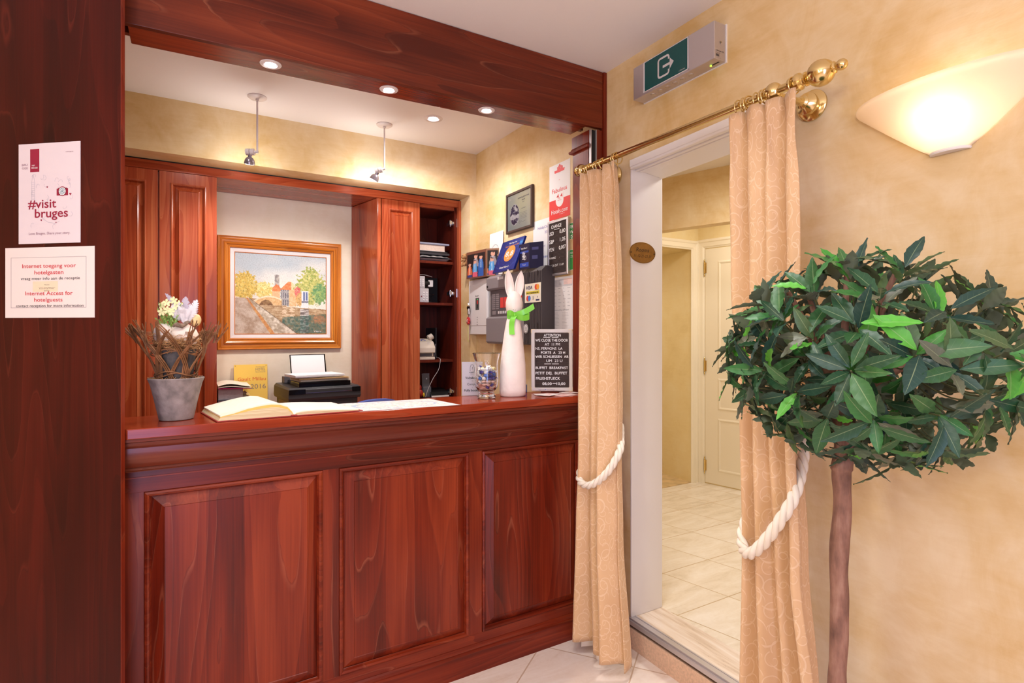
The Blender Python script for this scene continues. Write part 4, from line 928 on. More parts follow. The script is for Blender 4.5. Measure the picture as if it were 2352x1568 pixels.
# folded sign on the back ledge
t = thing('booked_sign', 'grey card sign reading Fully booked, standing behind the glass vase', 'sign', (1.10, 2.20, 1.12))
M = FR((1.03, 2.205, 1.121), (.9, -.35)); M = TILT(M, -.12)
w, h = .0925, .150
cd_ = mb(M).box(0, w, 0, h, -.0015, 0).build('card', mat('silver_card', (176, 168, 172), .4), t)
g = mb(M); g.text('Volgeboekt', w/2, .074, .014, 'c', .062, .02); g.text('-', w/2, .062, .012, 'c'); g.text('Complet', w/2, .046, .014, 'c', .046, .02); g.text('-', w/2, .034, .012, 'c'); g.text('Fully booked', w/2, .019, .014, 'c', .072, .02)
g.line([(w/2-.009, .108), (w/2-.009, .126), (w/2-.005, .136), (w/2, .138), (w/2+.005, .136), (w/2+.009, .126), (w/2+.009, .108)], .0014); g.text('ALBERT I', w/2, .101, .007, 'c', .028, .02); g.text('* * *', w/2, .093, .006, 'c', .014); g.line([(w/2, .112), (w/2, .124), (w/2+.003, .126), (w/2+.002, .120)], .001)
g.build('dark_lettering', mat('green_black_ink', (40, 46, 44), .6), cd_)
mb(FR((1.03, 2.205, 1.121), (.9, -.35))).box(.02, w-.02, 0, .003, -.045, 0).build('foot', mat('silver_card', (176, 168, 172), .4), t)
# ------------------------------------------------------------------ curtain rod, curtains, rope tie-backs
RX, RZ = 1.50, 2.122
t = thing('curtain_rod', 'polished brass curtain rod with ball finial over the doorway', 'curtain rod', (RX, 1.45, RZ))
mb().tube([(RX, 1.965, RZ+.004), (RX, .955, RZ-.004)], .0125, 20).build('rod', BRASS, t, smooth=40)
def ylathe(prof, y, z, g, sgn=-1, x=RX):                              # lathe along -y
    M = Matrix.Translation((x, y, z)) @ Vector((0, sgn, 0)).to_track_quat('Z', 'Y').to_matrix().to_4x4(); o = g.M; g.M = M; g.lathe(prof, (0, 0, 0), 28); g.M = o
fin = [(.0125, 0), (.020, .002), (.021, .008), (.014, .012), (.015, .016), (.022, .020), (.025, .026), (.024, .034), (.016, .040), (.015, .044), (.020, .048), (.020, .052), (.014, .056)]
ball = [(.036*math.sin(PI*k/14), .092-.036*math.cos(PI*k/14)) for k in range(1, 13)]
tip = [(.012, .127), (.016, .130), (.011, .134)]+[(.015*math.sin(PI*k/10), .148-.015*math.cos(PI*k/10)) for k in range(3, 10)]+[(.0001, .1631)]
g = mb(); ylathe(fin+ball+tip, .968, RZ-.004, g); g.build('finial', BRASS, t, smooth=30)
g = mb(); ylathe([(.0125, 0), (.020, .002), (.021, .010), (.014, .014), (.022, .018), (.023, .026), (.0001, .034)], 1.955, RZ+.004, g, 1); g.build('end_cap', BRASS, t, smooth=30)
def bracket(y, z):
    g = mb(); ylathe([(.024*math.sin(PI*k/12)+.003, -.024*math.cos(PI*k/12)) for k in range(0, 13)], y, z, g)
    g.tube([(RX, y, z-.012), (RX+.05, y, z-.004), (XR-.03, y, z)], [.013, .010, .010], 16)
    M = g.M; g.M = Matrix.Translation((XR-.001, y, z)) @ Vector((-1, 0, 0)).to_track_quat('Z', 'Y').to_matrix().to_4x4()
    g.lathe([(.048, 0), (.048, .006), (.042, .012), (.030, .016), (.028, .020), (.034, .026), (.034, .034), (.024, .042), (.018, .050), (.020, .056), (.014, .062), (.011, .075)], (0, 0, 0), 32); g.M = M
    g.build('bracket', BRASS, t, smooth=30)
bracket(1.018, RZ-.003); bracket(1.957, RZ+.004)
DAM = damask('damask_fabric'); LIN = mat('lining_fabric', (240, 228, 214), .8)
def curtain(label, tab, zt, zb, nf, seed, group, rings, hem, wob):
    t = thing('curtain', label, 'curtain', (RX, sum(interp(tab, zt))/2, zb), group)
    NX, NZ = 170, 90; g = mb(); g.useuv = True; vs = []; uv = []; fs = []; width = .92
    rnd = random.Random(seed); ph = [rnd.uniform(-.5, .5) for _ in range(12)]
    for j in range(NZ+1):
        q = j/NZ; zz = zt+(zb-zt)*q
        ya, yb = interp(tab, -zz)
        A = .030+.018*min(1, q*2.2)+.012*q; pinch = math.exp(-((q-.055)/.04)**2)
        for i in range(NX+1):
            s = i/NX; k = s*nf
            a = 2*PI*(k+.10*math.sin(2*PI*(s*1.7+ph[0])+q*2.2)+.05*math.sin(q*5+ph[1]*9))
            fx = math.sin(a+.55*math.sin(a))+.30*math.sin(a*.5+ph[2]*6+q*1.5)+.12*math.sin(2*a+ph[3]*5)*q
            hdr = .016*math.sin(2*PI*k*2+ph[4])*max(0, 1-q/.05)
            x = RX-.012-A*(.75*(1-.35*pinch))*fx+hdr*.4
            y = ya+(yb-ya)*s+.010*math.cos(a)*(1-pinch)+.006*math.sin(7*q+ph[5]*6+s*9)*q
            y += pinch*.018*math.sin(2*PI*k)/nf*2.2
            z = zz+wob(s)*q**8 + (.006*math.sin(2*PI*k*1.0+ph[6])*max(0, 1-q/.03))
            vs.append((x, y, z)); uv.append((s*width, zz, 0))
    for j in range(NZ):
        for i in range(NX): a = j*(NX+1)+i; fs.append((a, a+1, a+NX+2, a+NX+1))
    g.add(vs, fs, uv); g.build('drape', DAM, t, smooth=180, solid=.0035, fixn=False)
    # pale lining showing below the hem
    g = mb(); v2 = []; f2 = []
    i0, i1 = hem
    for j in (int(NZ*.8), int(NZ*.9), NZ):
        for i in range(i0, i1+1):
            p = vs[j*(NX+1)+i]; v2.append((p[0]+.012, p[1], p[2]-(.024 if j == NZ else 0)))
    n = i1-i0+1
    for j in range(2):
        for i in range(n-1): a = j*n+i; f2.append((a, a+1, a+n+1, a+n))
    g.add(v2, f2); g.build('lining', LIN, t, smooth=180, solid=.002, fixn=False)
    for k, y in enumerate(rings):
        g = mb(); cz = RZ-.008; path = [(RX+.004*math.sin(k*2)+.003*math.cos(b), y+.006*math.sin(k*1.7)*math.sin(b), cz+.024*math.sin(b)) for b in [0]]
        tl = .25*math.sin(k*2.3)
        path = [(RX+.0235*math.cos(b), y+.0235*math.cos(b)*tl, cz+.0235*math.sin(b)) for b in [2*PI*i/24 for i in range(24)]]
        g.tube(path, .0024, 8, closed=True); g.tube([(RX, y, cz-.025), (RX, y, cz-.036)], .002, 6); g.build('curtain_ring', BRASS, t, smooth=60)
    return t
curtain('left beige scroll-patterned curtain beside the reception counter', [(-2.10, 1.935, 1.695), (-1.7, 1.915, 1.672), (-1.15, 1.905, 1.690), (-.86, 1.900, 1.700), (-.6, 1.910, 1.690), (-.05, 1.918, 1.640)], 2.092, .062, 3.1, 4, 'beige doorway curtains',
        (1.93, 1.91, 1.885, 1.85, 1.83, 1.80, 1.735, 1.715), (10, 75), lambda s: .008*math.sin(s*9)-.016*(s > .8)*(s-.8)/.2-.004)
curtain('right beige scroll-patterned curtain behind the small tree', [(-2.10, 1.150, .932), (-1.6, 1.128, .922), (-1.1, 1.095, .925), (-.76, 1.090, .905), (-.35, 1.095, .862), (-.04, 1.10, .835)], 2.086, .03, 3.4, 11, 'beige doorway curtains',
        (1.138, 1.12, 1.10, 1.075, 1.055, 1.04, 1.025, .955), (40, 90), lambda s: .015*math.sin(s*8))
ROPE = mat('cream_cotton_rope', (242, 230, 212), .85, bump=.3, bump_scale=900)
def rope(label, pts, R, cuffs, cords):
    P = spline(pts, 26); t = thing('tieback_rope', label, 'curtain tieback', tuple(P[len(P)//2]), 'rope curtain tiebacks')
    L = [0]
    for a, b in zip(P, P[1:]): L.append(L[-1]+(b-a).length)
    g = mb(); pitch = R*7.2
    for k in range(3):
        path = []
        up = Vector((1, 0, .2))
        for i, p in enumerate(P):
            d = (P[min(i+1, len(P)-1)]-P[max(i-1, 0)]).normalized(); up = (up-d*up.dot(d)).normalized(); sd = d.cross(up); a = 2*PI*(L[i]/pitch+k/3)
            path.append(p+(sd*math.cos(a)+up*math.sin(a))*R*.54)
        g.tube(path, R*.58, 8)
    g.build('twisted_cord', ROPE, t, smooth=60)
    for e in cuffs:
        a = P[e]; b = P[e+(9 if e == 0 else -9)] if e in (0,) else P[-10]
        g = mb(); n = 9; d = (b-a)
        for k in range(n):
            q = a+d*(k/(n-1)); M = Matrix.Translation(q) @ d.to_track_quat('Z', 'Y').to_matrix().to_4x4(); rr = R*(1.0+.16*math.sin(PI*k/(n-1)))
            g.tube([M @ Vector((rr*math.cos(v), rr*math.sin(v), 0)) for v in [2*PI*i/16 for i in range(16)]], d.length/n*.6, 6, closed=True)
        g.tube([a, b], R*.95, 12); g.build('wound_cuff', ROPE, t, smooth=60)
    for c in cords: mb().tube(spline(c, 6), .002, 6).build('hanging_cord', ROPE, t, smooth=60)
    return t
rope('rope tieback around the left curtain', [(1.60, 1.81, 1.00), (1.55, 1.752, .97), (1.495, 1.697, .92), (1.452, 1.712, .845), (1.432, 1.765, .787), (1.426, 1.825, .760), (1.436, 1.885, .768), (1.475, 1.922, .810), (1.55, 1.928, .885), (1.62, 1.89, .95)], .0145, [], [[(1.60, 1.81, 1.00), (1.65, 1.87, 1.01), (1.695, 1.905, 1.02)], [(1.62, 1.89, .95), (1.66, 1.90, .99), (1.695, 1.91, 1.02)]])
rope('rope tieback around the right curtain, with a wound end', [(1.560, .962, 1.080), (1.512, .938, 1.02), (1.438, .916, .945), (1.404, .940, .87), (1.392, .978, .805), (1.396, 1.022, .760), (1.430, 1.070, .752), (1.475, 1.105, .79), (1.56, 1.12, .89)], .0155, [0], [[(1.560, .962, 1.080), (1.60, .975, 1.13), (1.64, 1.0, 1.19)], [(1.557, .958, 1.075), (1.605, .98, 1.12), (1.64, 1.0, 1.19)]])
# ------------------------------------------------------------------ emergency exit sign
t = thing('exit_sign', 'aluminium emergency light box with a green exit arrow panel above the curtain rod', 'exit sign', (1.66, 1.55, 2.394))
M = FR((XR, 1.762, 2.394), (0, -1)); w, h = .421, .137
mb(M).box(0, w, 0, h, .001, .067).build('housing', ALU, t, bevel=.002)
mb(M).box(-.002, w+.003, -.002, h+.002, .0, .006).build('back_plate', WHITE, t)
g = mb(M); g.box(.070, .298, .012, .131, .0665, .0685); g.build('green_panel', mat('exit_green', (6, 74, 74), .35), t)
g = mb(M); g.box(.062, .070, .008, .134, .066, .070); g.box(.070, .302, .131, .134, .066, .069); g.box(.070, .302, .008, .012, .066, .069); g.box(.298, .302, .008, .134, .066, .0695); g.build('panel_channel', LGREY, t)
g = mb(M); cx, cy, a, b, c, lw, z = .175, .072, .028, .037, .010, .008, .0690
def arcpts(x, y, r, a0, a1): return [(x+r*math.cos(a0+(a1-a0)*k/6), y+r*math.sin(a0+(a1-a0)*k/6)) for k in range(7)]
pts = [(cx+a, cy+.020)]+arcpts(cx+a-c, cy+b-c, c, 0, PI/2)+arcpts(cx-a+c, cy+b-c, c, PI/2, PI)+arcpts(cx-a+c, cy-b+c, c, PI, 1.5*PI)+arcpts(cx+a-c, cy-b+c, c, 1.5*PI, 2*PI)+[(cx+a, cy-.020)]
g.line(pts, lw, z); g.box(cx-.004, cx+.034, cy-.005, cy+.005, z-.0004, z); g.add([(cx+.033, cy+.022, z), (cx+.033, cy-.022, z), (cx+.054, cy, z)], [(0, 1, 2)])
g.build('exit_symbol', LGREY, t)
g = mb(M); g.text('x Van Lien', .27, .018, .008, 'c', .030, .01, z=.0691); g.build('small_lettering', LGREY, t)
ME = Matrix(((0, 0, 0, 0),)*4)
ME = FR((XR-.067, 1.762-w, 2.394), (1, 0)) @ Matrix.Translation((0, 0, .0005))   # right-hand end face
g = mb(ME); g.disc(.034, .066, .0035, .0, .0006, 14); g.text('Van Lien  CE', .030, .030, .007, 'c', .040, .01); g.text('IP 42  230V', .020, .022, .005, 'c', .022)
for k in range(3): g.bar(.008, .026, .012+k*.003, .0132+k*.003)
g.text('Y', .03, .003, .006, 'c'); g.build('rating_print', INKK, t)
mb(ME).ring(.034, .066, .0022, .0045, .001, 14).build('screw', STEEL, t)
for k in range(6):
    y = 1.762-(.088+k*.040); g = mb(); g.lathe([(.0001, 2.3925), (.0085, 2.3925), (.010, 2.392), (.0115, 2.3935), (.0115, 2.395)], (XR-.038, y, 0), 20); g.build('light_lens', mat('lens_glass', (190, 182, 176), .12, .6), t, smooth=30)
g = mb(); g.lathe([(.0001, 2.3915), (.003, 2.392), (.0034, 2.395)], (XR-.030, 1.762-.375, 0), 12); g.build('status_light', mat('lit_green_led', (130, 255, 40), .3, emit=6), t)
g = mb(); g.box(XR-.032, XR-.026, 1.762-.41, 1.762-.38, 2.3932, 2.395); g.build('slot', BLACK, t)

# ------------------------------------------------------------------ wall sconce
t = thing('wall_sconce', 'lit white half-cone glass wall light on the right wall above the tree', 'wall light', (1.65, .652, 1.86))
g = NT('opal_glass'); tr = g.n('BsdfTranslucent'); tr.inputs[0].default_value = lin((255, 244, 226)); mx = g.n('MixShader'); mx.inputs[0].default_value = .62
g.b.inputs['Base Color'].default_value = lin((250, 242, 230)); g.b.inputs['Roughness'].default_value = .25
g.l(g.b.outputs[0], mx.inputs[1]); g.l(tr.outputs[0], mx.inputs[2]); g.l(mx.outputs[0], g.t.nodes['Material Output'].inputs[0])
prof = [(.040, 1.868), (.046, 1.872)]+[(.046+(.219-.046)*q**.95, 1.872+(2.020-1.872)*q) for q in [k/12 for k in range(1, 13)]]+[(.225, 2.028), (.226, 2.036), (.222, 2.042), (.216, 2.038)]
m = mb(); m.lathe(prof, (XR-.002, .652, 0), 40, sx=.52, a0=PI/2, a1=1.5*PI); m.build('glass_shade', MATS['opal_glass'], t, smooth=60, solid=.003)
m = mb(); m.lathe([(.0001, 1.866), (.044, 1.866), (.046, 1.870), (.044, 1.874), (.0001, 1.874)], (XR-.002, .652, 0), 24, sx=.62, a0=PI/2, a1=1.5*PI); m.build('bottom_cap', WHITE, t, smooth=30)
m = mb(); m.box(XR-.012, XR-.001, .60, .70, 1.88, 1.98); m.build('wall_plate', WHITE, t)
lamp('POINT', 'sconce_bulb', (XR-.052, .652, 1.965), .85, (1, .94, .86), .03)

# ------------------------------------------------------------------ oval brass plaque on the doorway reveal
t = thing('oval_plaque', 'small oval brass plaque reading Rooms on the white door reveal', 'plaque', (1.76, 1.845, 1.715))
M = FR((1.760, 1.845, 1.7625), (1, 0)); g = mb(M); g.disc(0, 0, .079, 0, .003, 48, .048); g.build('plate', mat('aged_brass', (176, 132, 72), .35, .7, noise_amt=.15, noise_scale=30), t, bevel=.0008)
g = mb(M); g.text('Rooms', 0, .004, .026, 'c', .080, .004, .25, z=.0034); g.text('11-12-21-22-31', 0, -.021, .017, 'c', .104, .002, .2, z=.0034); g.disc(-.070, -.002, .003, .003, .0045, 10); g.disc(.070, -.002, .003, .003, .0045, 10); g.ring(0, 0, .0755, .077, .0034, 48, .6); g.build('engraving', mat('engraved_dark', (60, 42, 20), .5), t)

# ------------------------------------------------------------------ things on the counter
CT = 1.12
# grey pot with twig basket
PX, PY = -.046, 2.082
t = thing('potted_arrangement', 'grey stone pot with a twig basket of shells, feathers and flowers on the counter', 'plant pot', (PX, PY, CT))
POTM = mat('grey_stone', (140, 128, 124), .8, noise_amt=.35, noise_scale=26, bump=.4, bump_scale=60); POTD = mat('dark_stone', (78, 72, 70), .8, noise_amt=.5, noise_scale=30, bump=.4, bump_scale=60)
g = mb(); g.lathe([(.050, 0), (.056, .002), (.058, .01), (.072, .07), (.084, .115), (.090, .129), (.092, .133), (.089, .136), (.084, .132), (.078, .115), (.0001, .112)], (PX, PY, CT), 40); g.build('stone_pot', POTM, t, smooth=40)
g = mb(); g.lathe([(.048, .112), (.056, .15), (.064, .215), (.066, .225), (.062, .226), (.0001, .222)], (PX, PY, CT), 32); g.build('inner_pot', POTD, t, smooth=40)
rnd = random.Random(12); TW = mat('brown_twigs', (128, 84, 50), .65, noise_amt=.45, noise_scale=40); STRAW = mat('straw', (190, 142, 92), .8, noise_amt=.3, noise_scale=60)
g = mb()
def stick(a0, a1, z0, z1, r0, r1, n=3, mid=None):
    for k in range(n):
        o = (k-(n-1)/2)*.0052; pts = []
        for q in [i/7 for i in range(8)]:
            a = a0+(a1-a0)*q; r = r0+(r1-r0)*q**1.4; z = z0+(z1-z0)*q
            pts.append((PX+r*math.cos(a)+o*math.cos(a+PI/2)*1.0, PY+r*math.sin(a)+o*math.sin(a+PI/2), CT+z+o*.5+rnd.uniform(-.001, .001)))
        g.tube(pts, [.0026]*7+[.0018], 6)
VIEW = math.radians(-90-1.5)
for k in range(7):
    a = VIEW+k*2*PI/7+.2; stick(a-.55, a+.55, .128, .286+.02*(k % 2), .058, .135+.012*(k % 3)); stick(a+.55, a-.55, .128, .286+.018*((k+1) % 2), .060, .130+.014*((k+1) % 3))
for k in range(5): a = VIEW+k*2*PI/5+.4; stick(a, a+.15, .125, .285+.008*k, .060, .088, 3)
for z, r in ((.145, .068), (.215, .080)):
    for j in range(2): g.tube([(PX+(r+j*.002)*math.cos(b), PY+(r+j*.002)*math.sin(b), CT+z+.006*j+.008*math.sin(3*b+j)) for b in [2*PI*i/28 for i in range(28)]], .0022, 6, closed=True)
for k in range(6):
    a = VIEW+k*2*PI/6+.35; r = .128; c = Vector((PX+r*math.cos(a), PY+r*math.sin(a), CT+.276))
    for j in range(7): g.tube([c+Vector((rnd.uniform(-.01, .01), rnd.uniform(-.01, .01), -.03)), c+Vector((rnd.uniform(-.022, .022)+.03*math.cos(a), rnd.uniform(-.015, .015)+.03*math.sin(a), rnd.uniform(.012, .045)))], .0017, 5)
    for j in range(3): g.tube([c+Vector((.011*math.cos(b), .011*math.sin(b), .004*j-.002)) for b in [2*PI*i/10 for i in range(10)]], .0012, 5, closed=True)
g.build('twig_basket', TW, t, smooth=60)
g = mb()
for k in range(420):
    a = rnd.uniform(0, 2*PI); r = rnd.uniform(.045, .078); z = CT+.228+rnd.uniform(-.012, .036)+(r-.05)*.5; d = rnd.uniform(-1.2, 1.2)+PI/2
    L = rnd.uniform(.015, .03); p = Vector((PX+r*math.cos(a), PY+r*math.sin(a), z)); e = Vector((math.cos(a+d), math.sin(a+d), rnd.uniform(-.4, .5)))*L
    g.tube([p-e, p+Vector((rnd.uniform(-.004, .004), rnd.uniform(-.004, .004), rnd.uniform(-.003, .006))), p+e], .0008, 4)
for k in range(60):
    a = rnd.uniform(0, 2*PI); r = rnd.uniform(.066, .084); p = Vector((PX+r*math.cos(a), PY+r*math.sin(a), CT+.134)); e = Vector((rnd.uniform(-1, 1), rnd.uniform(-1, 1), rnd.uniform(-.1, .5)))*.012; g.tube([p-e, p+e], .0008, 4)
o = g.build('straw_nest', STRAW, t); o['kind'] = 'stuff'
def shell(c, r, rot, name='shell'):
    g = mb(Matrix.Translation(c) @ Matrix.Rotation(rot[2], 4, 'Z') @ Matrix.Rotation(rot[0], 4, 'X') @ Matrix.Rotation(rot[1], 4, 'Y')); rings = []
    for j in range(13):
        q = .05+.95*j/12; ring = []
        for i in range(48):
            b = 2*PI*i/48; rr = r*math.sin(PI*.5*q)*(1+.035*math.sin(b*16)*q); ring.append((rr*math.cos(b), rr*.82*math.sin(b)+r*.25*(1-q), r*.55*math.cos(PI*.5*q)))
        rings.append(ring)
    g.loft(rings); return g.build(name, mat('shell_white', (242, 226, 210), .4, noise_amt=.06), t, smooth=50)
B = Vector((PX, PY, CT))
shell(B+Vector((.028, -.022, .272)), .047, (.9, .3, .1)); shell(B+Vector((-.004, .03, .272)), .046, (.3, -.2, 1.2))
g = mb(); g.sphere(B+Vector((-.040, -.010, .276)), (.033, .033, .036), 20, 14); g.build('egg', mat('egg_white', (244, 232, 222), .4), t, smooth=80)
g = mb(); g.sphere(B+Vector((.062, .0, .322)), (.019, .017, .021), 18, 12); g.build('cream_egg', mat('egg_cream', (236, 204, 146), .4, noise_amt=.12), t, smooth=80)
g = mb(); pts = [B+Vector((-.01+.055*q, -.05-.006*math.sin(q*6), .300+.012*q+.004*math.sin(q*9))) for q in [i/8 for i in range(9)]]; g.tube(pts, [.003, .006, .008, .007, .008, .006, .007, .005, .002], 8); g.build('bark_piece', mat('bark_grey', (138, 116, 98), .9, noise_amt=.5, noise_scale=80, bump=.6), t, smooth=60)
def feather(p, d, L, wd, mt, name='feather', bend=.2):
    d = Vector(d).normalized(); sd = d.cross(Vector((.2, -1, .1))).normalized(); nn = sd.cross(d); g = mb()
    spine = [p+d*L*q+sd*bend*L*q*q+nn*.04*L*math.sin(q*PI) for q in [i/10 for i in range(11)]]
    g.tube(spine, [.0012*(1-.8*i/10) for i in range(11)], 5)
    for i in range(16):
        for sg in (-1, 1):
            for h in (0, .33, .66):
                q = (i+h)/16; c = p+d*L*q+sd*bend*L*q*q+nn*.04*L*math.sin(q*PI); ww = wd*math.sin(PI*min(1, .12+q*.88))**.8*(1+rnd.uniform(-.25, .2)); e = c+sd*sg*ww+d*ww*(.9+rnd.uniform(-.2, .2)); f = d*L*.03
                g.add([c-f*.4, c+f, e+f*.5, e-f*.2], [(0, 1, 2, 3)])
    return g.build(name, mt, t, fixn=False)
FE = mat('white_feather', (240, 234, 236), .8); FG = mat('grey_feather', (196, 184, 196), .8)
for k in range(15):
    a = rnd.uniform(-.9, .9); feather(B+Vector((.022+.016*math.sin(k*2.1), -.01+.014*math.cos(k*1.7), .312+.004*(k % 3))), (a*.9, rnd.uniform(-.8, .3), .55+rnd.random()*.7), rnd.uniform(.04, .072), rnd.uniform(.010, .016), FE, bend=rnd.uniform(-.3, .3))
feather(B+Vector((.03, -.005, .32)), (-.62, .1, 1), .108, .011, FG, 'tall_feather', -.10); feather(B+Vector((.03, -.01, .315)), (-.05, .2, 1), .085, .014, FG, 'feather', .05); feather(B+Vector((.035, -.01, .31)), (.35, .1, 1), .085, .014, FE, 'feather', .05)
g = mb()
for k in range(44):
    p = B+Vector((rnd.uniform(-.045, .0), rnd.uniform(-.03, .01), .300)); e = p+Vector((rnd.uniform(-.025, .03), rnd.uniform(-.025, .015), rnd.uniform(.02, .085))); g.tube([p, (p+e)/2+Vector((0, 0, .004)), e], [.0012, .001, .0005], 4)
    for j in range(3): q = p+(e-p)*(.4+.2*j); d = Vector((rnd.uniform(-1, 1), rnd.uniform(-1, 1), .8))*.008; s = Vector((.002, 0, .001)); g.add([q-s, q+d*.5-s*1.5, q+d, q+d*.5+s*1.5], [(0, 1, 2, 3)])
g.build('green_sprigs', mat('sprig_green', (146, 178, 88), .6), t, fixn=False)
g = mb()
for c in ((-.030, -.03, .375), (-.008, -.02, .384), (-.043, -.02, .366), (-.028, -.035, .352), (-.004, -.035, .362), (-.016, -.04, .345), (-.046, -.03, .345), (.008, -.02, .372)):
    c = B+Vector(c); nd = Vector((rnd.uniform(-.5, .5), -1, rnd.uniform(-.1, .6))).normalized(); u = nd.orthogonal().normalized(); v = nd.cross(u)
    for k in range(5):
        a = 2*PI*k/5+rnd.random()*.3; e = (u*math.cos(a)+v*math.sin(a)); f = (u*math.cos(a+PI/2)+v*math.sin(a+PI/2)); R = .0135
        g.add([c, c+e*R*.5+f*R*.32+nd*.002, c+e*R*.85+f*R*.25+nd*.003, c+e*R+nd*.0015, c+e*R*.85-f*R*.25+nd*.003, c+e*R*.5-f*R*.32+nd*.002], [(0, 1, 2, 3, 4, 5)])
g.build('yellow_flowers', mat('petal_yellow', (240, 236, 176), .6), t, fixn=False)

t.scale = (.87, .87, 1)
# open guest book
bx, by = Vector((1, .035, 0)).normalized(), Vector((-.16, 1, 0)).normalized()
t = thing('guest_book', 'open guest book with a red cover and cream pages on the counter', 'book', (.28, 2.05, CT))
MB_ = Matrix(((bx.x, by.x, 0, .292), (bx.y, by.y, 0, 1.948), (0, 0, 1, CT+.0005), (0, 0, 0, 1)))
D = .262
g = mb(MB_); g.box(-.228, -.008, -.004, D+.004, 0, .0035); g.box(.006, .232, -.004, D+.004, 0, .0035); g.box(-.010, .010, -.004, D+.004, .0, .006); g.build('red_cover', mat('red_cloth', (150, 44, 40), .6, noise_amt=.2, noise_scale=120), t, bevel=.001)
def block(pts_top, base, name, mt, d0=0, d1=D):
    g = mb(MB_); n = len(pts_top); ring = [(x, z) for x, z in base]+[(x, z) for x, z in pts_top[::-1]]
    rs = [[(x, y, z) for x, z in ring] for y in (d0, d1)]; g.loft(rs); return g.build(name, mt, t, smooth=40)
def edge_mat():
    g = NT('page_edges'); tc = g.n('TexCoord'); n = g.noise(g.mapping(tc.outputs['Object'], (1, 1, 260)), 3, 2); g.l(g.ramp(n, (.35, lin((188, 160, 116))), (.65, lin((232, 212, 172)))), g.b.inputs['Base Color']); g.b.inputs['Roughness'].default_value = .8; return g.m
EDG = edge_mat()
Ltop = [(-.218, .020), (-.205, .024), (-.18, .030), (-.14, .0395), (-.10, .047), (-.07, .0495), (-.045, .047), (-.02, .036), (-.006, .018), (0, .004)]
low = [(x, max(.0036, z*.78-.003)) for x, z in Ltop]
block(low, [(-.224, .0036), (0, .0036)], 'left_page_block', EDG); 
block([(x, z*(.90 if x > -.15 else .79)) for x, z in Ltop], [(x, z-.0003) for x, z in low], 'yellow_pages', mat('golden_pages', (226, 186, 96), .7), .0, D-.003)
block(Ltop, [(x, z*(.90 if x > -.15 else .79)-.0001) for x, z in Ltop], 'left_page', PAPERW, 0, D-.002)
Rtop = [(0, .004), (.008, .013), (.03, .0165), (.07, .0170), (.12, .0145), (.17, .0105), (.218, .0075)]
block([(x, z*.8) for x, z in Rtop], [(0, .0036), (.220, .0036)], 'right_page_block', EDG); block(Rtop, [(x, z*.8) for x, z in Rtop], 'right_page', PAPERW, .002, D-.002)
g = mb(MB_)
for r in range(12):
    y = D-.03-r*.017; x = -.19+rnd.uniform(0, .02)
    while x < -.03:
        L = rnd.uniform(.006, .02); n0 = 6; pts = []
        for i in range(n0+1):
            xx = x+L*i/n0; z = interp([(a, b) for a, b in Ltop], xx)[0] if False else None
            for (xa, za), (xb, zb_) in zip(Ltop, Ltop[1:]):
                if xa <= xx <= xb: z = za+(zb_-za)*(xx-xa)/(xb-xa)
            pts.append((xx, y+.002*math.sin(i*2.3+x*90), (z or .03)+.0006))
        for a, b in zip(pts, pts[1:]): g.add([(a[0], a[1]-.0004, a[2]), (b[0], b[1]-.0004, b[2]), (b[0], b[1]+.0005, b[2]), (a[0], a[1]+.0005, a[2])], [(0, 1, 2, 3)])
        x += L+rnd.uniform(.004, .012)
    if r > 5 and rnd.random() < .6: pass
g.build('handwriting', mat('faded_ink', (150, 140, 150), .7), t)
# map under a clear sheet
t = thing('city_map', 'flat printed city map under a clear sleeve, right of the guest book', 'map', (.69, 2.05, CT))
def mapf(u, v):
    c = (226, 214, 206)
    if abs(nz(u*2, v, 4, 1)) < .05 or abs(nz(u*2, v, 7, 4)) < .04: c = (240, 236, 232)
    if nz(u*2, v, 5, 8) > .38: c = (196, 206, 196)
    if abs(((u-.5)/.4)**2+((v-.5)/.38)**2-1) < .09+.1*nz(u, v, 6): c = (170, 186, 206)
    if nz(u*2, v, 26, 2) > .42: c = (150, 150, 172)
    if u < .03 or u > .97 or v < .05 or v > .95: c = (232, 226, 224)
    return c
Mm = Matrix(((.392, -.13*.24, 0, .500), (-.02, .24, 0, 1.955), (0, 0, 1, CT+.0004), (0, 0, 0, 1)))
g = mb(Mm); g.grid(1, 1, 90, 60, mapf, .001); g.build('printed_map', PRINT, t, fixn=False)
mb(Mm).box(-.16, 1.01, -.01, 1.02, -.0002, .0008).build('sleeve_backing', mat('sleeve_plastic', (214, 196, 188), .2), t)
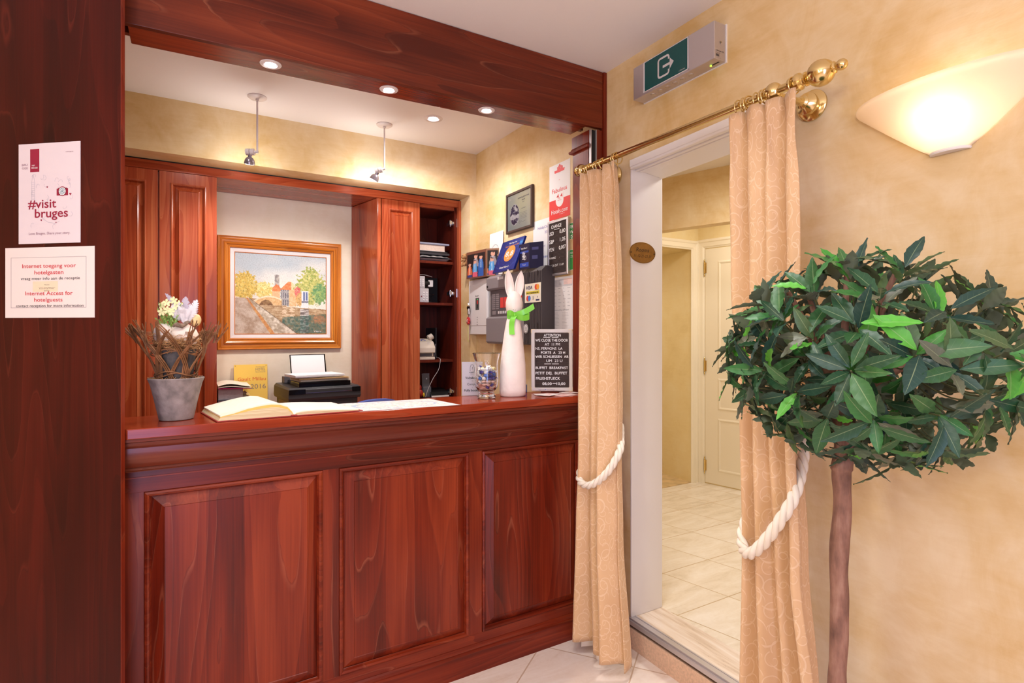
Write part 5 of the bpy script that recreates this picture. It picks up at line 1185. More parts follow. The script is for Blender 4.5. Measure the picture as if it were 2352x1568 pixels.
# glass vase with sweets
VX, VY = 1.088, 2.082
t = thing('glass_vase', 'flared clear glass vase holding sweets, left of the white rabbit', 'vase', (VX, VY, CT))
GL = mat('vase_glass', (255, 255, 255), .0, trans=1, ior=1.45)
g = mb(); g.lathe([(.0001, .001), (.036, .001), (.0395, .004), (.040, .009), (.036, .017), (.031, .023), (.032, .030), (.040, .036), (.047, .048), (.0505, .065), (.0515, .085), (.050, .110), (.0485, .135), (.050, .158), (.055, .178), (.0595, .190), (.0605, .1925), (.059, .194), (.0565, .190), (.0525, .178), (.0475, .158), (.046, .135), (.0475, .110), (.049, .085), (.048, .066), (.0445, .051), (.038, .041), (.026, .035), (.0001, .034)], (VX, VY, CT), 48); g.build('glass_body', GL, t, smooth=60)
protos = []
def candy(mt, kind):
    g = mb(); n = 10
    if kind == 0:
        prof = [(.0065, -.021), (.0075, -.019), (.0014, -.011), (.0058, -.008), (.0074, -.003), (.0074, .003), (.0058, .008), (.0014, .011), (.0075, .019), (.0065, .021)]
        rings = [[(r*math.cos(2*PI*i/n)*(1 if abs(z) < .0105 else 1.3), r*math.sin(2*PI*i/n)*(.8 if abs(z) < .0105 else .3), z) for i in range(n)] for r, z in prof]; g.loft(rings)
    else:
        g.loft([[(.009*a*math.cos(2*PI*i/n), .0075*a*math.sin(2*PI*i/n), z) for i in range(n)] for a, z in ((.35, -.010), (.9, -.007), (1, 0), (.9, .007), (.35, .010))])
    return g
CM = [('white', mat('wrap_white', (240, 236, 232), .3)), ('blue', mat('wrap_blue', (50, 110, 200), .3)), ('pink', mat('wrap_pink', (232, 190, 172), .4)), ('violet', mat('wrap_navy', (60, 54, 140), .3)), ('yellow', mat('wrap_cream', (236, 220, 150), .35))]
LBL = {'white': 'white wrapped sweet inside the glass vase', 'blue': 'blue wrapped sweet inside the glass vase', 'pink': 'pink wrapped sweet low in the glass vase', 'violet': 'dark violet wrapped sweet inside the glass vase', 'yellow': 'pale yellow wrapped sweet inside the glass vase'}
prot = {}
rnd = random.Random(21); idx = 0
for layer in range(7):
    z = CT+.047+layer*.0132; R = (.030, .038, .0425, .0425, .042, .0415, .0405)[layer]-.0075
    for n_, rr in ((10, R), (5, R*.5), (1, 0)):
        for k in range(n_):
            a = 2*PI*k/n_+layer*.7+rnd.uniform(-.1, .1); r = rr
            if layer < 3: cn = rnd.choice(['pink', 'pink', 'pink', 'white', 'violet'] if layer < 2 else ['pink', 'pink', 'white'])
            elif layer < 5: cn = rnd.choice(['blue', 'blue', 'white', 'pink', 'violet'])
            else: cn = rnd.choice(['white', 'white', 'white', 'yellow', 'violet'])
            key = (cn, 0 if rnd.random() < .75 else 1)
            if key not in prot:
                o = candy(dict(CM)[cn], key[1]).build('wrapped_sweet', dict(CM)[cn], None, loc=(0, 0, 0), smooth=60); prot[key] = o
            else: o = prot[key].copy(); COL.objects.link(o)
            tag(o, LBL[cn], 'sweet', cn+' wrapped sweets in the glass vase')
            o.location = (VX+r*math.cos(a), VY+r*math.sin(a), z); o.rotation_euler = (rnd.uniform(-.7, .7)+PI/2, rnd.uniform(-.9, .9), a+rnd.uniform(-.6, .6)+(0 if rr > R*.8 else PI/2))
            s = .86; o.scale = (s, s, s)
# white rabbit figure
RBX, RBY = 1.226, 2.094
t = thing('rabbit_figure', 'tall white ceramic rabbit with a lime green ribbon bow on the counter', 'figurine', (RBX, RBY, CT))
CER = mat('white_plaster', (240, 226, 216), .5, noise_amt=.05, noise_scale=18, bump=.5, bump_scale=45)
g = mb(); rings = []
for z, rx, ry, dx in ((0, .054, .046, 0), (.006, .060, .052, 0), (.03, .0615, .054, 0), (.08, .061, .053, 0), (.14, .058, .050, 0), (.19, .053, .046, 0), (.24, .0465, .041, .001), (.29, .039, .036, .002), (.33, .032, .031, .003), (.352, .0275, .027, .004), (.362, .028, .028, .005), (.375, .034, .034, .006), (.395, .0385, .038, .007), (.415, .0385, .037, .007), (.435, .034, .032, .007), (.452, .025, .023, .006), (.462, .012, .011, .006), (.465, .002, .002, .006)):
    ring = []
    for i in range(36):
        b = 2*PI*i/36; k = 1+.03*noise.noise(Vector((math.cos(b)*1.5, math.sin(b)*1.5, z*9)))+(-.05*math.exp(-((b-4.3)/.35)**2) if z < .33 else 0)
        ring.append((RBX+dx+rx*k*math.cos(b), RBY+ry*k*math.sin(b), CT+z))
    rings.append(ring)
g.loft(rings)
fd = Vector((-.5, -.86, 0)).normalized(); sd = Vector((.864, -.504, 0))
hc = Vector((RBX+.007, RBY, CT+.405))
for sg, lean, L in ((-1, -.10, .125), (1, .14, .118)):                 # ears: cupped lofts
    rr = []
    for j in range(13):
        q = j/12; wd = .0205*math.sin(PI*min(1, .16+.84*q)**1.0)**.7*(1 if q < .9 else .85); c = hc+sd*(sg*.0165+lean*L*q*.9)+Vector((0, 0, .034+L*q))-fd*.006*math.sin(q*PI)
        ring = []
        fw = .011*math.sin(PI*min(1, q*1.05))+.002
        for i in range(9): b = PI*i/8; ring.append(c+sd*wd*math.cos(b)+fd*(fw*.7-(fw*.7+.009*(1-.4*q))*math.sin(b)))
        for i in range(9): b = PI*(8-i)/8; ring.append(c+sd*wd*.78*math.cos(b)+fd*(fw*.8-(fw*.8+.001)*math.sin(b)**.8))
        rr.append(ring)
    g.loft(rr)
g.build('rabbit_body', CER, t, smooth=70)
g = mb()
for q in ((-.004, -.004), (.004, -.005)): g.sphere(hc+fd*.0350+sd*q[0]+Vector((0, 0, -.020+q[1])), .0016, 8, 6)
g.build('nose_dots', mat('grey_green_dot', (110, 112, 90), .6), t)
RIB = mat('lime_ribbon', (120, 206, 60), .35, coat=.3)
def strip(path, wv, wd, name, solid=.0009):
    P = spline(path, 8); g = mb(); vs = []; n = len(P)
    for i, p in enumerate(P):
        w = wv if isinstance(wv, Vector) else wv[0].lerp(wv[1], i/(n-1)); w = w.normalized()*wd/2; vs += [p-w, p+w]
    g.add(vs, [(2*i, 2*i+1, 2*i+3, 2*i+2) for i in range(n-1)]); return g.build(name, RIB, t, smooth=80, fixn=False)
nk = Vector((RBX+.005, RBY, CT+.357)); Zv = Vector((0, 0, 1))
g = mb(); g.lathe([(.0295, -.010), (.0305, 0), (.031, .010)], nk, 32); g.build('ribbon_band', RIB, t, smooth=80, solid=.001)
kp = nk+fd*.034+sd*.004
g = mb(); g.sphere(kp, (.008, .008, .010), 12, 8); g.build('ribbon_knot', RIB, t, smooth=80)
strip([kp, kp+sd*-.020+fd*.010+Zv*.010, kp+sd*-.034+Zv*.004, kp+sd*-.028-fd*.004-Zv*.006, kp], Zv+fd*.3, .024, 'ribbon_loop')
strip([kp, kp+sd*.030+fd*.008-Zv*.012, kp+sd*.058-Zv*.010, kp+sd*.062-Zv*.002, kp+sd*.030-fd*.006+Zv*.002, kp], Zv+fd*.4, .026, 'ribbon_loop')
strip([kp, kp+sd*-.010+fd*.012-Zv*.020, kp+sd*-.014+fd*.010-Zv*.050, kp+sd*-.012+fd*.016-Zv*.085], sd+fd*.3, .024, 'ribbon_tail')
strip([kp, kp+sd*.030+fd*.008+Zv*.010, kp+sd*.060+fd*.004+Zv*.024, kp+sd*.084+Zv*.040], Zv-sd*.3, .024, 'ribbon_tail')
# letter board on the counter
t = thing('notice_letter_board', 'standing black letter board headed ATTENTION on the counter by the post', 'letter board', (1.465, 2.14, CT))
Mx = TILT(FR((1.384, 2.192, CT+.004), (1.548-1.380, 2.093-2.190)), -.07); w, h = .196, .293
FRB = mat('board_frame_grey', (206, 198, 192), .4)
rows = [('ATTENTION', .100, .258, .0175, 'c', .080), ('-', .058, .090, .2525), ('-', .098, .129, .2525), ('WE CLOSE THE DOOR', .0195, .234, .0175, 'l', .155), ('AT  11 PM', .064, .2145, .0175, 'l', .072), ('NS, FERMONS  LA', .020, .195, .0175, 'l', .128), ('PORTE  A   23 H', .046, .1755, .0175, 'l', .114), ('WIR SCHLIESSEN  AB', .0195, .1565, .0175, 'l', .156), ('UM  23 U', .071, .137, .0175, 'l', .076), ('-', .062, .093, .127), ('-', .098, .130, .127),
        ('BUFFET  BREAKFAST', .0205, .104, .0175, 'l', .153), ('PETIT DEJ,  BUFFET', .0205, .079, .0175, 'l', .149), ('FRUEHSTUECK', .022, .054, .0175, 'l', .113), ('08,00', .052, .029, .0175, 'l', .044), ('-', .100, .117, .0355), ('10,00', .119, .029, .0175, 'l', .041)]
letterboard(Mx, w, h, rows, .0175, FRB, FRB, t, th=.016, pitch=.0068)
CRN = mat('corner_cream', (232, 208, 172), .45)
for x0 in (0, w-.019):
    for y0 in (0, h-.019): g = mb(Mx); g.box(x0-.0006, x0+.0196, y0-.0006, y0+.0196, -.0005, .0158); g.build('corner_cap', CRN, t, bevel=.003)
g = mb(Mx); g.text('legamaster', .034, .005, .008, 'l', .032, z=.0166); g.text('Dresselhuys', .076, .005, .008, 'l', .034, z=.0166); g.build('maker_print', mat('print_purple', (120, 100, 130), .6), t)
mb(Mx).disc(.068, .0075, .0028, .0162, .0166, 12, .0018).build('maker_logo', INKB, t)
g = mb(FR((1.40, 2.182, CT), (1.548-1.380, 2.093-2.190))); g.box(.03, .15, .0, .22, -.075, -.071); g.build('easel_back', DGREY, t)
# flyers, card box
rnd = random.Random(4)
fl = ['pale pink flyer lying nearest the counter front by the curtain', 'small flyer under the letter board, left of the pile', 'flyer at the back of the pile beside the post', 'white flyer lying across the middle of the pile']
for k, (x, y, rot, w, h, c) in enumerate(((1.395, 1.965, .10, .105, .10, (236, 206, 200)), (1.318, 2.045, -.35, .09, .065, (240, 226, 222)), (1.475, 2.02, .05, .07, .07, (232, 210, 204)), (1.345, 1.985, .42, .10, .07, (244, 232, 228)))):
    M = Matrix.Translation((x, y, CT+.0006+k*.0009)) @ Matrix.Rotation(rot, 4, 'Z'); t = thing('flyer', fl[k], 'flyer', (x, y, CT), 'flyers under the letter board')
    mb(M).box(0, w, 0, h, 0, .0007).build('sheet', mat('flyer_%d' % k, c, .4), t)
    g = mb(M); g.bar(.01, w*.5, .012, h*.4, .0007, .0009); g.bar(w*.6, w-.01, h*.5, h-.01, .0007, .0009); g.build('print', mat('flyer_print', (214, 156, 150), .5), t)
t = thing('card_box', 'small grey and blue card box between the rabbit and the letter board', 'box', (1.33, 2.185, CT))
M = FR((1.325, 2.20, CT+.001), (.864, -.504)); mb(M).box(0, .035, 0, .034, -.03, 0).build('box_body', mat('slate_card', (70, 80, 104), .5), t)
mb(M).box(.003, .032, .003, .012, 0, .0008).build('blue_label', INKB, t)
# ------------------------------------------------------------------ things on the back desk
DZt = .88
bk = [('grey hardback book at the bottom of the stack on the back desk', (150, 146, 150), .070, .115, 0), ('dark-covered book second from the bottom of the desk stack', (60, 60, 66), .055, .13, .01), ('thick pale book third from the bottom of the desk stack', (96, 92, 100), .066, .13, 0), ('open floppy magazine with magenta cover on top of the desk stack', (170, 30, 84), .020, .15, .02)]
z = DZt+.001; rnd = random.Random(2)
for i, (lb, c, th, dpt, off) in enumerate(bk):
    t = thing('book' if i < 3 else 'magazine', lb, 'book' if i < 3 else 'magazine', (.2, 3.72, z), 'books stacked on the back desk')
    x0, x1, y0, y1 = .126, .262+off*.4, 3.60-off, 3.88
    if i < 3:
        CV = mat('cover_%d' % i, c, .5); g = mb(); g.box(x0, x1, y0, y1, z, z+.003); g.box(x0, x1, y0, y1, z+th-.003, z+th); g.build('cover', CV, t, bevel=.001)
        mb().box(x0+.002, x1-.006, y0+.004, y1-.004, z+.003, z+th-.003).build('page_block', mat('page_block_grey', (190, 184, 188), .8, noise_amt=.1, noise_scale=90), t)
        if i == 2:
            for k in range(7):
                g = mb(); a = k/7; zz = z+.006+a*.036; pts = [(x1-.02, zz), (x1+.008, zz+.003-.008*a), (x1+.022+.012*math.sin(k*2), zz-.006-.012*a+.010*(k % 3))]
                vs = [(x, y, q) for y in (y0+.003, y0+.16) for x, q in pts]; g.add(vs, [(0, 1, 4, 3), (1, 2, 5, 4)]); g.build('loose_page', mat('page_yellowish', (236, 206, 140), .7) if k % 3 == 1 else PAPERW, t, solid=.0008, fixn=False)
    else:
        for nm, mt, dz, up in (('cover', mat('cover_3', c, .35), 0, 0), ('page_block', PAPERW, .004, .010), ('top_page', PAPERW, .012, .018)):
            g = mb(); vs = []; fs = []; n = 12
            for j, y in enumerate((y0, y1)):
                for k in range(n+1):
                    q = k/n; vs.append((x0+(x1+.028-x0)*q, y, z+dz+up*math.sin(PI*min(1, q*1.15+.02))*(1-q*.6)+.004*(1-q)-.008*max(0, q-.8)*5*.3))
            fs = [(k, k+1, n+2+k, n+1+k) for k in range(n)]; g.add(vs, fs); g.build(nm, mt, t, solid=.003 if nm != 'top_page' else .001, fixn=False)
    z += th+.0006
t = thing('guide_sign', 'yellow hotel guide sign reading Millau 2016 leaning on the niche wall', 'sign', (.325, 3.90, DZt))
M = TILT(FR((.226, 3.885, DZt+.001), (1, 0)), -.09); w, h = .196, .315
mb(M).box(0, w, 0, h, -.003, 0).build('panel', mat('guide_yellow', (246, 206, 92), .4), t)
g = mb(M); g.text('HOTEL', .184, .275, .024, 'r', .058, .006); g.text('Aanbevolen', .184, .296, .010, 'r', .058); g.text('Recommande', .184, .263, .009, 'r', .058); g.text('2016', .186, .158, .042, 'r', .090, .004); g.build('grey_lettering', mat('taupe_ink', (150, 130, 110), .5), t)
g = mb(M); g.text('Gault Millau', .186, .211, .032, 'r', .165, .016); g.build('orange_lettering', mat('guide_orange', (224, 92, 44), .5), t)
g = mb(M)
for x in (.008, w-.008): g.disc(x, h-.008, .0025, .0002, .0006, 10)
g.build('rivets', mat('rivet_brown', (130, 100, 40), .4), t)
# printer
t = thing('printer', 'black inkjet printer with paper in its rear tray on the back desk', 'printer', (.70, 3.55, DZt))
MPr = Matrix.Translation((.492, 3.400, DZt)) @ Matrix.Rotation(math.radians(6), 4, 'Z')
PB = mat('printer_dark', (50, 48, 50), .4); PG = mat('gloss_black', (20, 19, 20), .12)
g = mb(MPr); g.loft([[(x, y, z) for x, y in ((0, 0), (.40, 0), (.40, .33), (0, .33))] for z in (.0, .004)]); prof = [(0, .0), (0, .115), (.012, .125), (.012, .135)]
g.box(.0, .40, .0, .33, .004, .12); g.build('body', PB, t, bevel=.004)
g = mb(MPr); g.loft([[(-.012, -.012, .120), (.412, -.012, .120), (.412, .34, .120), (-.012, .34, .120)], [(-.016, -.016, .135), (.416, -.016, .135), (.416, .344, .135), (-.016, .344, .135)], [(-.014, -.012, .185), (.414, -.012, .185), (.414, .342, .19), (-.014, .342, .19)], [(-.004, .004, .196), (.404, .004, .196), (.404, .335, .205), (-.004, .335, .205)]]); g.build('upper_housing', PB, t, bevel=.002)
mb(MPr).box(.05, .36, .01, .31, .196, .226).build('scanner_lid', PG, t, bevel=.004)
g = mb(MPr); g.box(-.013, .08, -.0175, -.010, .158, .187); g.box(.36, .414, -.0175, -.010, .158, .187); g.build('control_panel', PG, t, bevel=.001)
g = mb(MPr); g.box(.08, .36, -.0178, -.012, .163, .167); g.build('silver_trim', STEEL, t)
g = mb(MPr); g.box(.04, .36, -.004, .002, .01, .10); g.box(.11, .28, -.006, .0, .085, .094); g.build('paper_door', PB, t, bevel=.002)
mb(MPr).box(-.0008, .0, .03, .28, .02, .11).build('side_panel', mat('side_olive', (126, 108, 70), .45), t)
Mt = TILT(MPr @ Matrix.Translation((.095, .325, .19)) @ Matrix.Rotation(PI/2, 4, 'X'), -.28)
mb(Mt).box(-.006, .222, 0, .196, -.006, -.002).build('rear_tray', PG, t, bevel=.001)
mb(Mt).box(0, .212, .0, .190, -.0015, .002).build('paper_in_tray', PAPER, t)
g = mb(MPr); g.box(.03, .075, .27, .33, .205, .245); g.build('tray_guide', DGREY, t, bevel=.002)
random.seed(9)
ppl = ['white top sheaf of papers lying on the printer lid', 'tan folder under the papers on the printer lid', 'lower sheaf of papers directly on the printer lid']
for k, (dx, dy, r, z, c, th) in enumerate(((.028, .0, .06, .253, PAPER, .016), (.05, .01, -.02, .240, mat('manila', (206, 172, 122), .7), .010), (.062, .02, .03, .2275, PAPERW, .011))):
    t = thing('paper_sheaf', ppl[k], 'papers', (.7, 3.5, DZt+z), 'papers piled on the printer')
    for j in range(5):
        M = MPr @ Matrix.Translation((dx+.003*math.sin(j*2.7), dy+.004*math.cos(j*1.9), z+th*j/5)) @ Matrix.Rotation(r+.012*math.sin(j*3), 4, 'Z'); mb(M).box(0, .297, 0, .21, 0, th/5-.0004).build('sheet', c, t)
# blue office chair between counter and desk
t = thing('office_chair', 'blue office chair behind the counter, only the top of its backrest showing', 'chair', (.93, 2.85, 0))
BLU = mat('blue_upholstery', (78, 92, 158), .85, bump=.3, bump_scale=400)
g = mb(Matrix.Translation((.86, 2.93, .80)) @ Matrix.Rotation(math.radians(12), 4, 'Z')); rings = []
for y, s in ((-.03, .9), (-.02, 1), (.012, 1), (.02, .93)): rings.append([(.215*s*abs(math.cos(b))**.7*(1 if math.cos(b) > 0 else -1)*(1-.0), y+.05*(abs(math.cos(b))**2), .242*s*abs(math.sin(b))**.8*(1 if math.sin(b) > 0 else -1)) for b in [2*PI*i/40 for i in range(40)]])
g.loft(rings); g.build('backrest', BLU, t, smooth=50)
g = mb(); g.lathe([(.0001, .44), (.19, .44), (.215, .455), (.22, .48), (.205, .505), (.0001, .515)], (.92, 2.70, 0), 32); g.build('seat', BLU, t, smooth=60)
mb().tube([(.92, 2.70, .08), (.92, 2.70, .44)], .028, 16).build('gas_post', BLACK, t, smooth=60)
mb().tube(spline([(.92, 2.72, .43), (.90, 2.86, .42), (.87, 2.955, .52), (.865, 2.965, .72)], 6), .014, 10).build('back_bar', BLACK, t, smooth=60)
for k in range(5):
    a = k*2*PI/5; mb().tube([(.92, 2.70, .09), (.92+.24*math.cos(a), 2.70+.24*math.sin(a), .065)], [.022, .014], 10).build('base_arm', BLACK, t, smooth=60); g = mb(); g.sphere((.92+.24*math.cos(a), 2.70+.24*math.sin(a), .028), (.028, .028, .028), 12, 8); g.build('castor', BLACK, t, smooth=60)

# ------------------------------------------------------------------ things on the open shelves
def on_shelf(name, label, cat, x, y, z, group=None): return thing(name, label, cat, (x, y, z), group)
z = 1.9056
t = on_shelf('plastic_bag', 'crumpled clear plastic bag lying flat under the books on the top shelf', 'bag', 1.47, 3.7, z)
g = mb(); vs = []; fs = []; n = 26
for s in (0, 1):
    for j in range(9):
        for i in range(n+1):
            u, v = i/n, j/8; e = min(1, min(u, 1-u)*8)*min(1, min(v, 1-v)*5+.25)
            vs.append((1.352+.252*u, 3.605+.24*v, z+.022+((.022*e+.010*nz(u*3, v*2, 3, 2)*e) if s else -.0215*e)))
    b = s*9*(n+1); fs += [(b+j*(n+1)+i, b+j*(n+1)+i+1, b+(j+1)*(n+1)+i+1, b+(j+1)*(n+1)+i) for j in range(8) for i in range(n)]
g.add(vs, fs); g.build('film', mat('milky_film', (214, 208, 208), .18, trans=.35, ior=1.2, bump=1, bump_scale=45), t, smooth=80)
z += .046
for nm, lb, x1, th, c, pg in (('folder', 'dark grey folder under the thick book on the top shelf', 1.59, .014, (60, 58, 64), 0), ('folder', 'thin black folder above the dark grey one on the top shelf', 1.575, .009, (34, 32, 36), 0), ('thick_book', 'thick cream-paged book with a blue-grey cover on the top shelf', 1.56, .046, (170, 172, 186), 1), ('folder', 'slim blue-grey folder lying topmost on the top shelf', 1.588, .012, (150, 152, 172), 0)):
    t = on_shelf(nm, lb, 'folder' if nm == 'folder' else 'book', 1.47, 3.7, z, 'folders and book on the top shelf')
    if pg:
        mb().box(1.354, x1-.004, 3.624, 3.85, z+.002, z+th-.002).build('page_block', mat('page_block_cream', (222, 200, 184), .8, noise_amt=.08, noise_scale=90), t)
        g = mb(); g.box(1.352, x1, 3.622, 3.852, z, z+.002); g.box(1.352, x1, 3.622, 3.852, z+th-.002, z+th); g.build('cover', mat('cover_bluegrey', c, .4), t)
    else: mb().box(1.352, x1, 3.615, 3.85, z, z+th).build('cover', mat('folder_%d%d' % (c[0], int(th*1000)), c, .4), t, bevel=.001)
    z += th+.0008
z = 1.6126
def unit(label, y, z, x1, w, h, nb, group):
    t = on_shelf('phone_unit', label, 'phone unit', 1.40, 3.65, z, group)
    mb().box(1.350, x1, y, y+.10, z, z+h).build('case', LGREY, t, bevel=.004)
    g = mb()
    for r in range(nb):
        for c in range(2): M = FR((x1-.038+c*.022, y, z+.018+r*(h-.03)/nb), (1, 0)); o = g.M; g.M = M; g.disc(0, 0, .0062, -.002, .003, 14); g.M = o
    g.build('buttons', WPLAS, t)
    g = mb(); M = FR((x1-.055, y, z+h*.42), (1, 0)); g.M = M; g.disc(0, 0, .004, -.002, .003, 12); g.build('red_key', mat('key_maroon', (120, 20, 24), .4), t)
    return t
unit('pale grey keypad unit at the bottom of the second shelf', 3.612, z, 1.432, .08, .098, 4, 'keypad units on the second shelf')
unit('pale grey keypad unit stacked on top of another on the second shelf', 3.616, z+.0992, 1.405, .06, .085, 4, 'keypad units on the second shelf')
t = on_shelf('power_adapter', 'black and white power adapter beside the stacked keypad units', 'adapter', 1.47, 3.75, z+.1)
g = mb(); g.tube([(1.425, 3.72, z+.14), (1.472, 3.72, z+.145)], .024, 14); g.build('black_plug', BLACK, t, smooth=40)
mb().box(1.462, 1.50, 3.70, 3.76, z+.118, z+.168).build('white_block', WPLAS, t, bevel=.004)
mb().box(1.41, 1.60, 3.865, 3.899, z+.001, z+.2).build('socket_board', BLACK, t)
mb().tube(spline([(1.35, 3.66, z+.185), (1.40, 3.67, z+.20), (1.45, 3.68, z+.195), (1.49, 3.70, z+.19)], 8), .0028, 6).build('cable', LGREY, t, smooth=60)
mb().tube(spline([(1.44, 3.65, z+.06), (1.48, 3.67, z+.062), (1.50, 3.70, z+.06), (1.47, 3.74, z+.02), (1.52, 3.70, z+.008), (1.53, 3.66, z+.02)], 8), .0022, 6).build('cable', BLACK, t, smooth=60)
z = 1.2106
t = on_shelf('payment_terminal', 'beige desktop card printer on the third shelf', 'card printer', 1.42, 3.7, z)
BEI = mat('beige_plastic', (222, 208, 190), .45)
g = mb(); pf = [(3.612, 0), (3.612, .018), (3.640, .022), (3.640, .045), (3.606, .05), (3.606, .085), (3.64, .125), (3.70, .145), (3.80, .15), (3.80, 0)]
g.loft([[(x, y, z+q) for y, q in pf] for x in (1.352, 1.478)]); g.build('case', BEI, t, bevel=.003)
g = mb(); g.box(1.354, 1.465, 3.638, 3.642, z+.024, z+.045); g.build('paper_slot', DGREY, t)
g = mb(Matrix.Translation((1.41, 3.668, z+.1345)) @ Matrix.Rotation(.45, 4, 'X')); g.ring(0, 0, .012, .017, .001, 24); g.build('blue_ring', INKB, t)
g = mb(Matrix.Translation((1.44, 3.632, z+.1155)) @ Matrix.Rotation(.86, 4, 'X')); g.ring(0, 0, .009, .012, .002, 20); g.build('feed_button', LGREY, t)
g = mb(); g.tube([(1.458, 3.69, z+.15), (1.488, 3.69, z+.165)], .022, 18); g.build('paper_roll', BEI, t, smooth=40)
t = on_shelf('tall_black_case', 'upright thin black case behind the beige card printer', 'case', 1.51, 3.74, z)
mb().box(1.504, 1.512, 3.66, 3.86, z, z+.225).build('case', BLACK, t, bevel=.002)
g = mb(); g.tube([(1.49, 3.65, z+.012), (1.50, 3.655, z+.11)], .005, 8); g.tube([(1.484, 3.655, z+.004), (1.497, 3.655, z+.004)], .006, 8); g.build('black_stylus', DGREY, t)
t = on_shelf('grey_cable', 'thin grey cable hanging from the third shelf down past its edge', 'cable', 1.47, 3.6, .95)
mb().tube(spline([(1.50, 3.70, z+.02), (1.515, 3.62, z+.008), (1.51, 3.594, z-.01), (1.495, 3.59, z-.07), (1.455, 3.59, z-.13), (1.42, 3.592, z-.20), (1.402, 3.60, z-.258)], 8), .0022, 6).build('cord', mat('cable_grey', (170, 160, 158), .5), t, smooth=60)
z = .9456
t = on_shelf('brochure_holder', 'clear plastic brochure holder on the lowest visible shelf', 'holder', 1.42, 3.66, z)
CLP = mat('smoky_clear_plastic', (200, 206, 216), .08, trans=.85, ior=1.3)
mb(TILT(FR((1.405, 3.66, z+.001), (1, 0)), -.12)).box(0, .055, 0, .165, -.002, 0).build('back_sheet', CLP, t); mb(TILT(FR((1.405, 3.64, z+.001), (1, 0)), -.05)).box(0, .055, 0, .075, -.002, 0).build('front_sheet', CLP, t)
mb(FR((1.425, 3.655, z+.13), (1, 0))).ring(0.005, 0, .003, .005, .003, 14).build('hook_hole', LGREY, t)
t = on_shelf('red_ornament', 'small red and yellow ornament at the left of the lowest visible shelf', 'ornament', 1.385, 3.63, z)
g = mb(); g.sphere((1.376, 3.635, z+.03), (.022, .02, .028), 14, 10); g.sphere((1.372, 3.635, z+.07), (.014, .012, .020), 12, 8); g.build('red_body', mat('lacquer_red', (176, 48, 40), .3), t, smooth=80)
g = mb(); g.sphere((1.398, 3.622, z+.020), (.008, .007, .016), 12, 8); g.build('yellow_patch', mat('lacquer_yellow', (226, 190, 50), .3), t, smooth=80)
t = on_shelf('desk_device', 'flat black device with a white front edge on the lowest visible shelf', 'device', 1.52, 3.7, z)
g = mb(); g.loft([[(x, y, q) for y, q in ((3.615, z), (3.615, z+.012), (3.64, z+.034), (3.72, z+.05), (3.80, z+.05), (3.80, z))] for x in (1.45, 1.585)]); g.build('case', BLACK, t, bevel=.003)
mb().box(1.452, 1.583, 3.608, 3.616, z, z+.010).build('white_edge', WPLAS, t)

# ------------------------------------------------------------------ small artificial bay tree
TX, TY = 1.232, .676
t = thing('bay_tree', 'artificial bay tree with a round dark green crown on a brown trunk', 'tree', (TX, TY, 0))
BARK = NT('tree_bark'); tc = BARK.n('TexCoord'); nn = BARK.noise(BARK.mapping(tc.outputs['Object'], (1, 1, .22)), 42, 5, .65); n2 = BARK.noise(tc.outputs['Object'], 16, 3)
BARK.l(BARK.ramp(BARK.math('ADD', BARK.math('MULTIPLY', nn, .6), BARK.math('MULTIPLY', n2, .4)), (.34, lin((92, 62, 50))), (.52, lin((140, 100, 82))), (.68, lin((168, 130, 110)))), BARK.b.inputs['Base Color']); BARK.b.inputs['Roughness'].default_value = .85; BARK.bump(nn, .6, .006)
g = mb(); rnd = random.Random(33); pts = [(TX-.012, TY+.002, .30), (TX-.006, TY, .50), (TX-.010, TY+.002, .63), (TX-.004, TY, .78), (TX-.007, TY, .90), (TX+.004, TY-.002, 1.02), (TX+.004, TY, 1.10), (TX+.013, TY-.004, 1.16), (TX+.010, TY+.004, 1.25)]
P = spline(pts, 14); rings = []
for i, p in enumerate(P):
    r0 = .0185+.0008*math.sin(i*.33)+(.003 if p.z > 1.1 else 0)
    rings.append([p+Vector((math.cos(b), math.sin(b), 0))*(r0*(1+.10*noise.noise(Vector((math.cos(b)*1.2, math.sin(b)*1.2, p.z*16))))) for b in [2*PI*k/20 for k in range(20)]])
g.loft(rings); g.build('trunk', BARK.m, t, smooth=80)
CC = Vector((TX+.050, TY-.030, 1.335)); RXY, RZc = .262, .192
for k, e in enumerate(((-.10, .06, .24), (.02, -.10, .28), (.14, -.03, .24), (.04, .10, .25), (-.02, -.02, .30), (.17, .02, .10), (-.16, -.02, .14), (.12, -.14, .12))):
    b = P[-1-k % 5]; mb().tube(spline([b, b+Vector(e)*.5+Vector((0, 0, .01)), b+Vector(e)], 6), [.011-.0005*i for i in range(13)], 8).build('branch', BARK.m, t, smooth=60)
Fv = Vector((.504, .864, 0)); Rv = Vector((.864, -.504, 0))
def front(px, py, dep): return Vector((0, 0, 1.4))+(Fv+Rv*((px-1176)/1256.5)+Vector((0, 0, (764-py)/1256.5)))*dep
cl = []
for u, v, q in ((-.62, -.02, .95), (-.26, .14, .98), (-.08, .01, .99), (.28, .15, .98), (.16, -.26, .97), (-.10, -.42, .95), (.46, -.22, .97), (.66, -.02, .95), (-.44, -.50, .9), (.55, -.66, .9), (.04, -.74, .9), (-.55, .40, .92), (.05, .55, .95), (.42, .60, .92), (-.30, .72, .9), (-.80, .30, .9), (-.86, -.30, .9), (.85, .30, .9), (.9, -.25, .9), (-.02, .90, .8), (.66, .72, .8), (.34, -.86, .8), (-.34, -.82, .8), (-.62, .72, .85)):
    h = math.sqrt(max(0, 1-u*u-v*v)); cl.append(Vector(((u*Rv-Fv*h).x, (u*Rv-Fv*h).y, v)))
ga = PI*(3-5**.5)
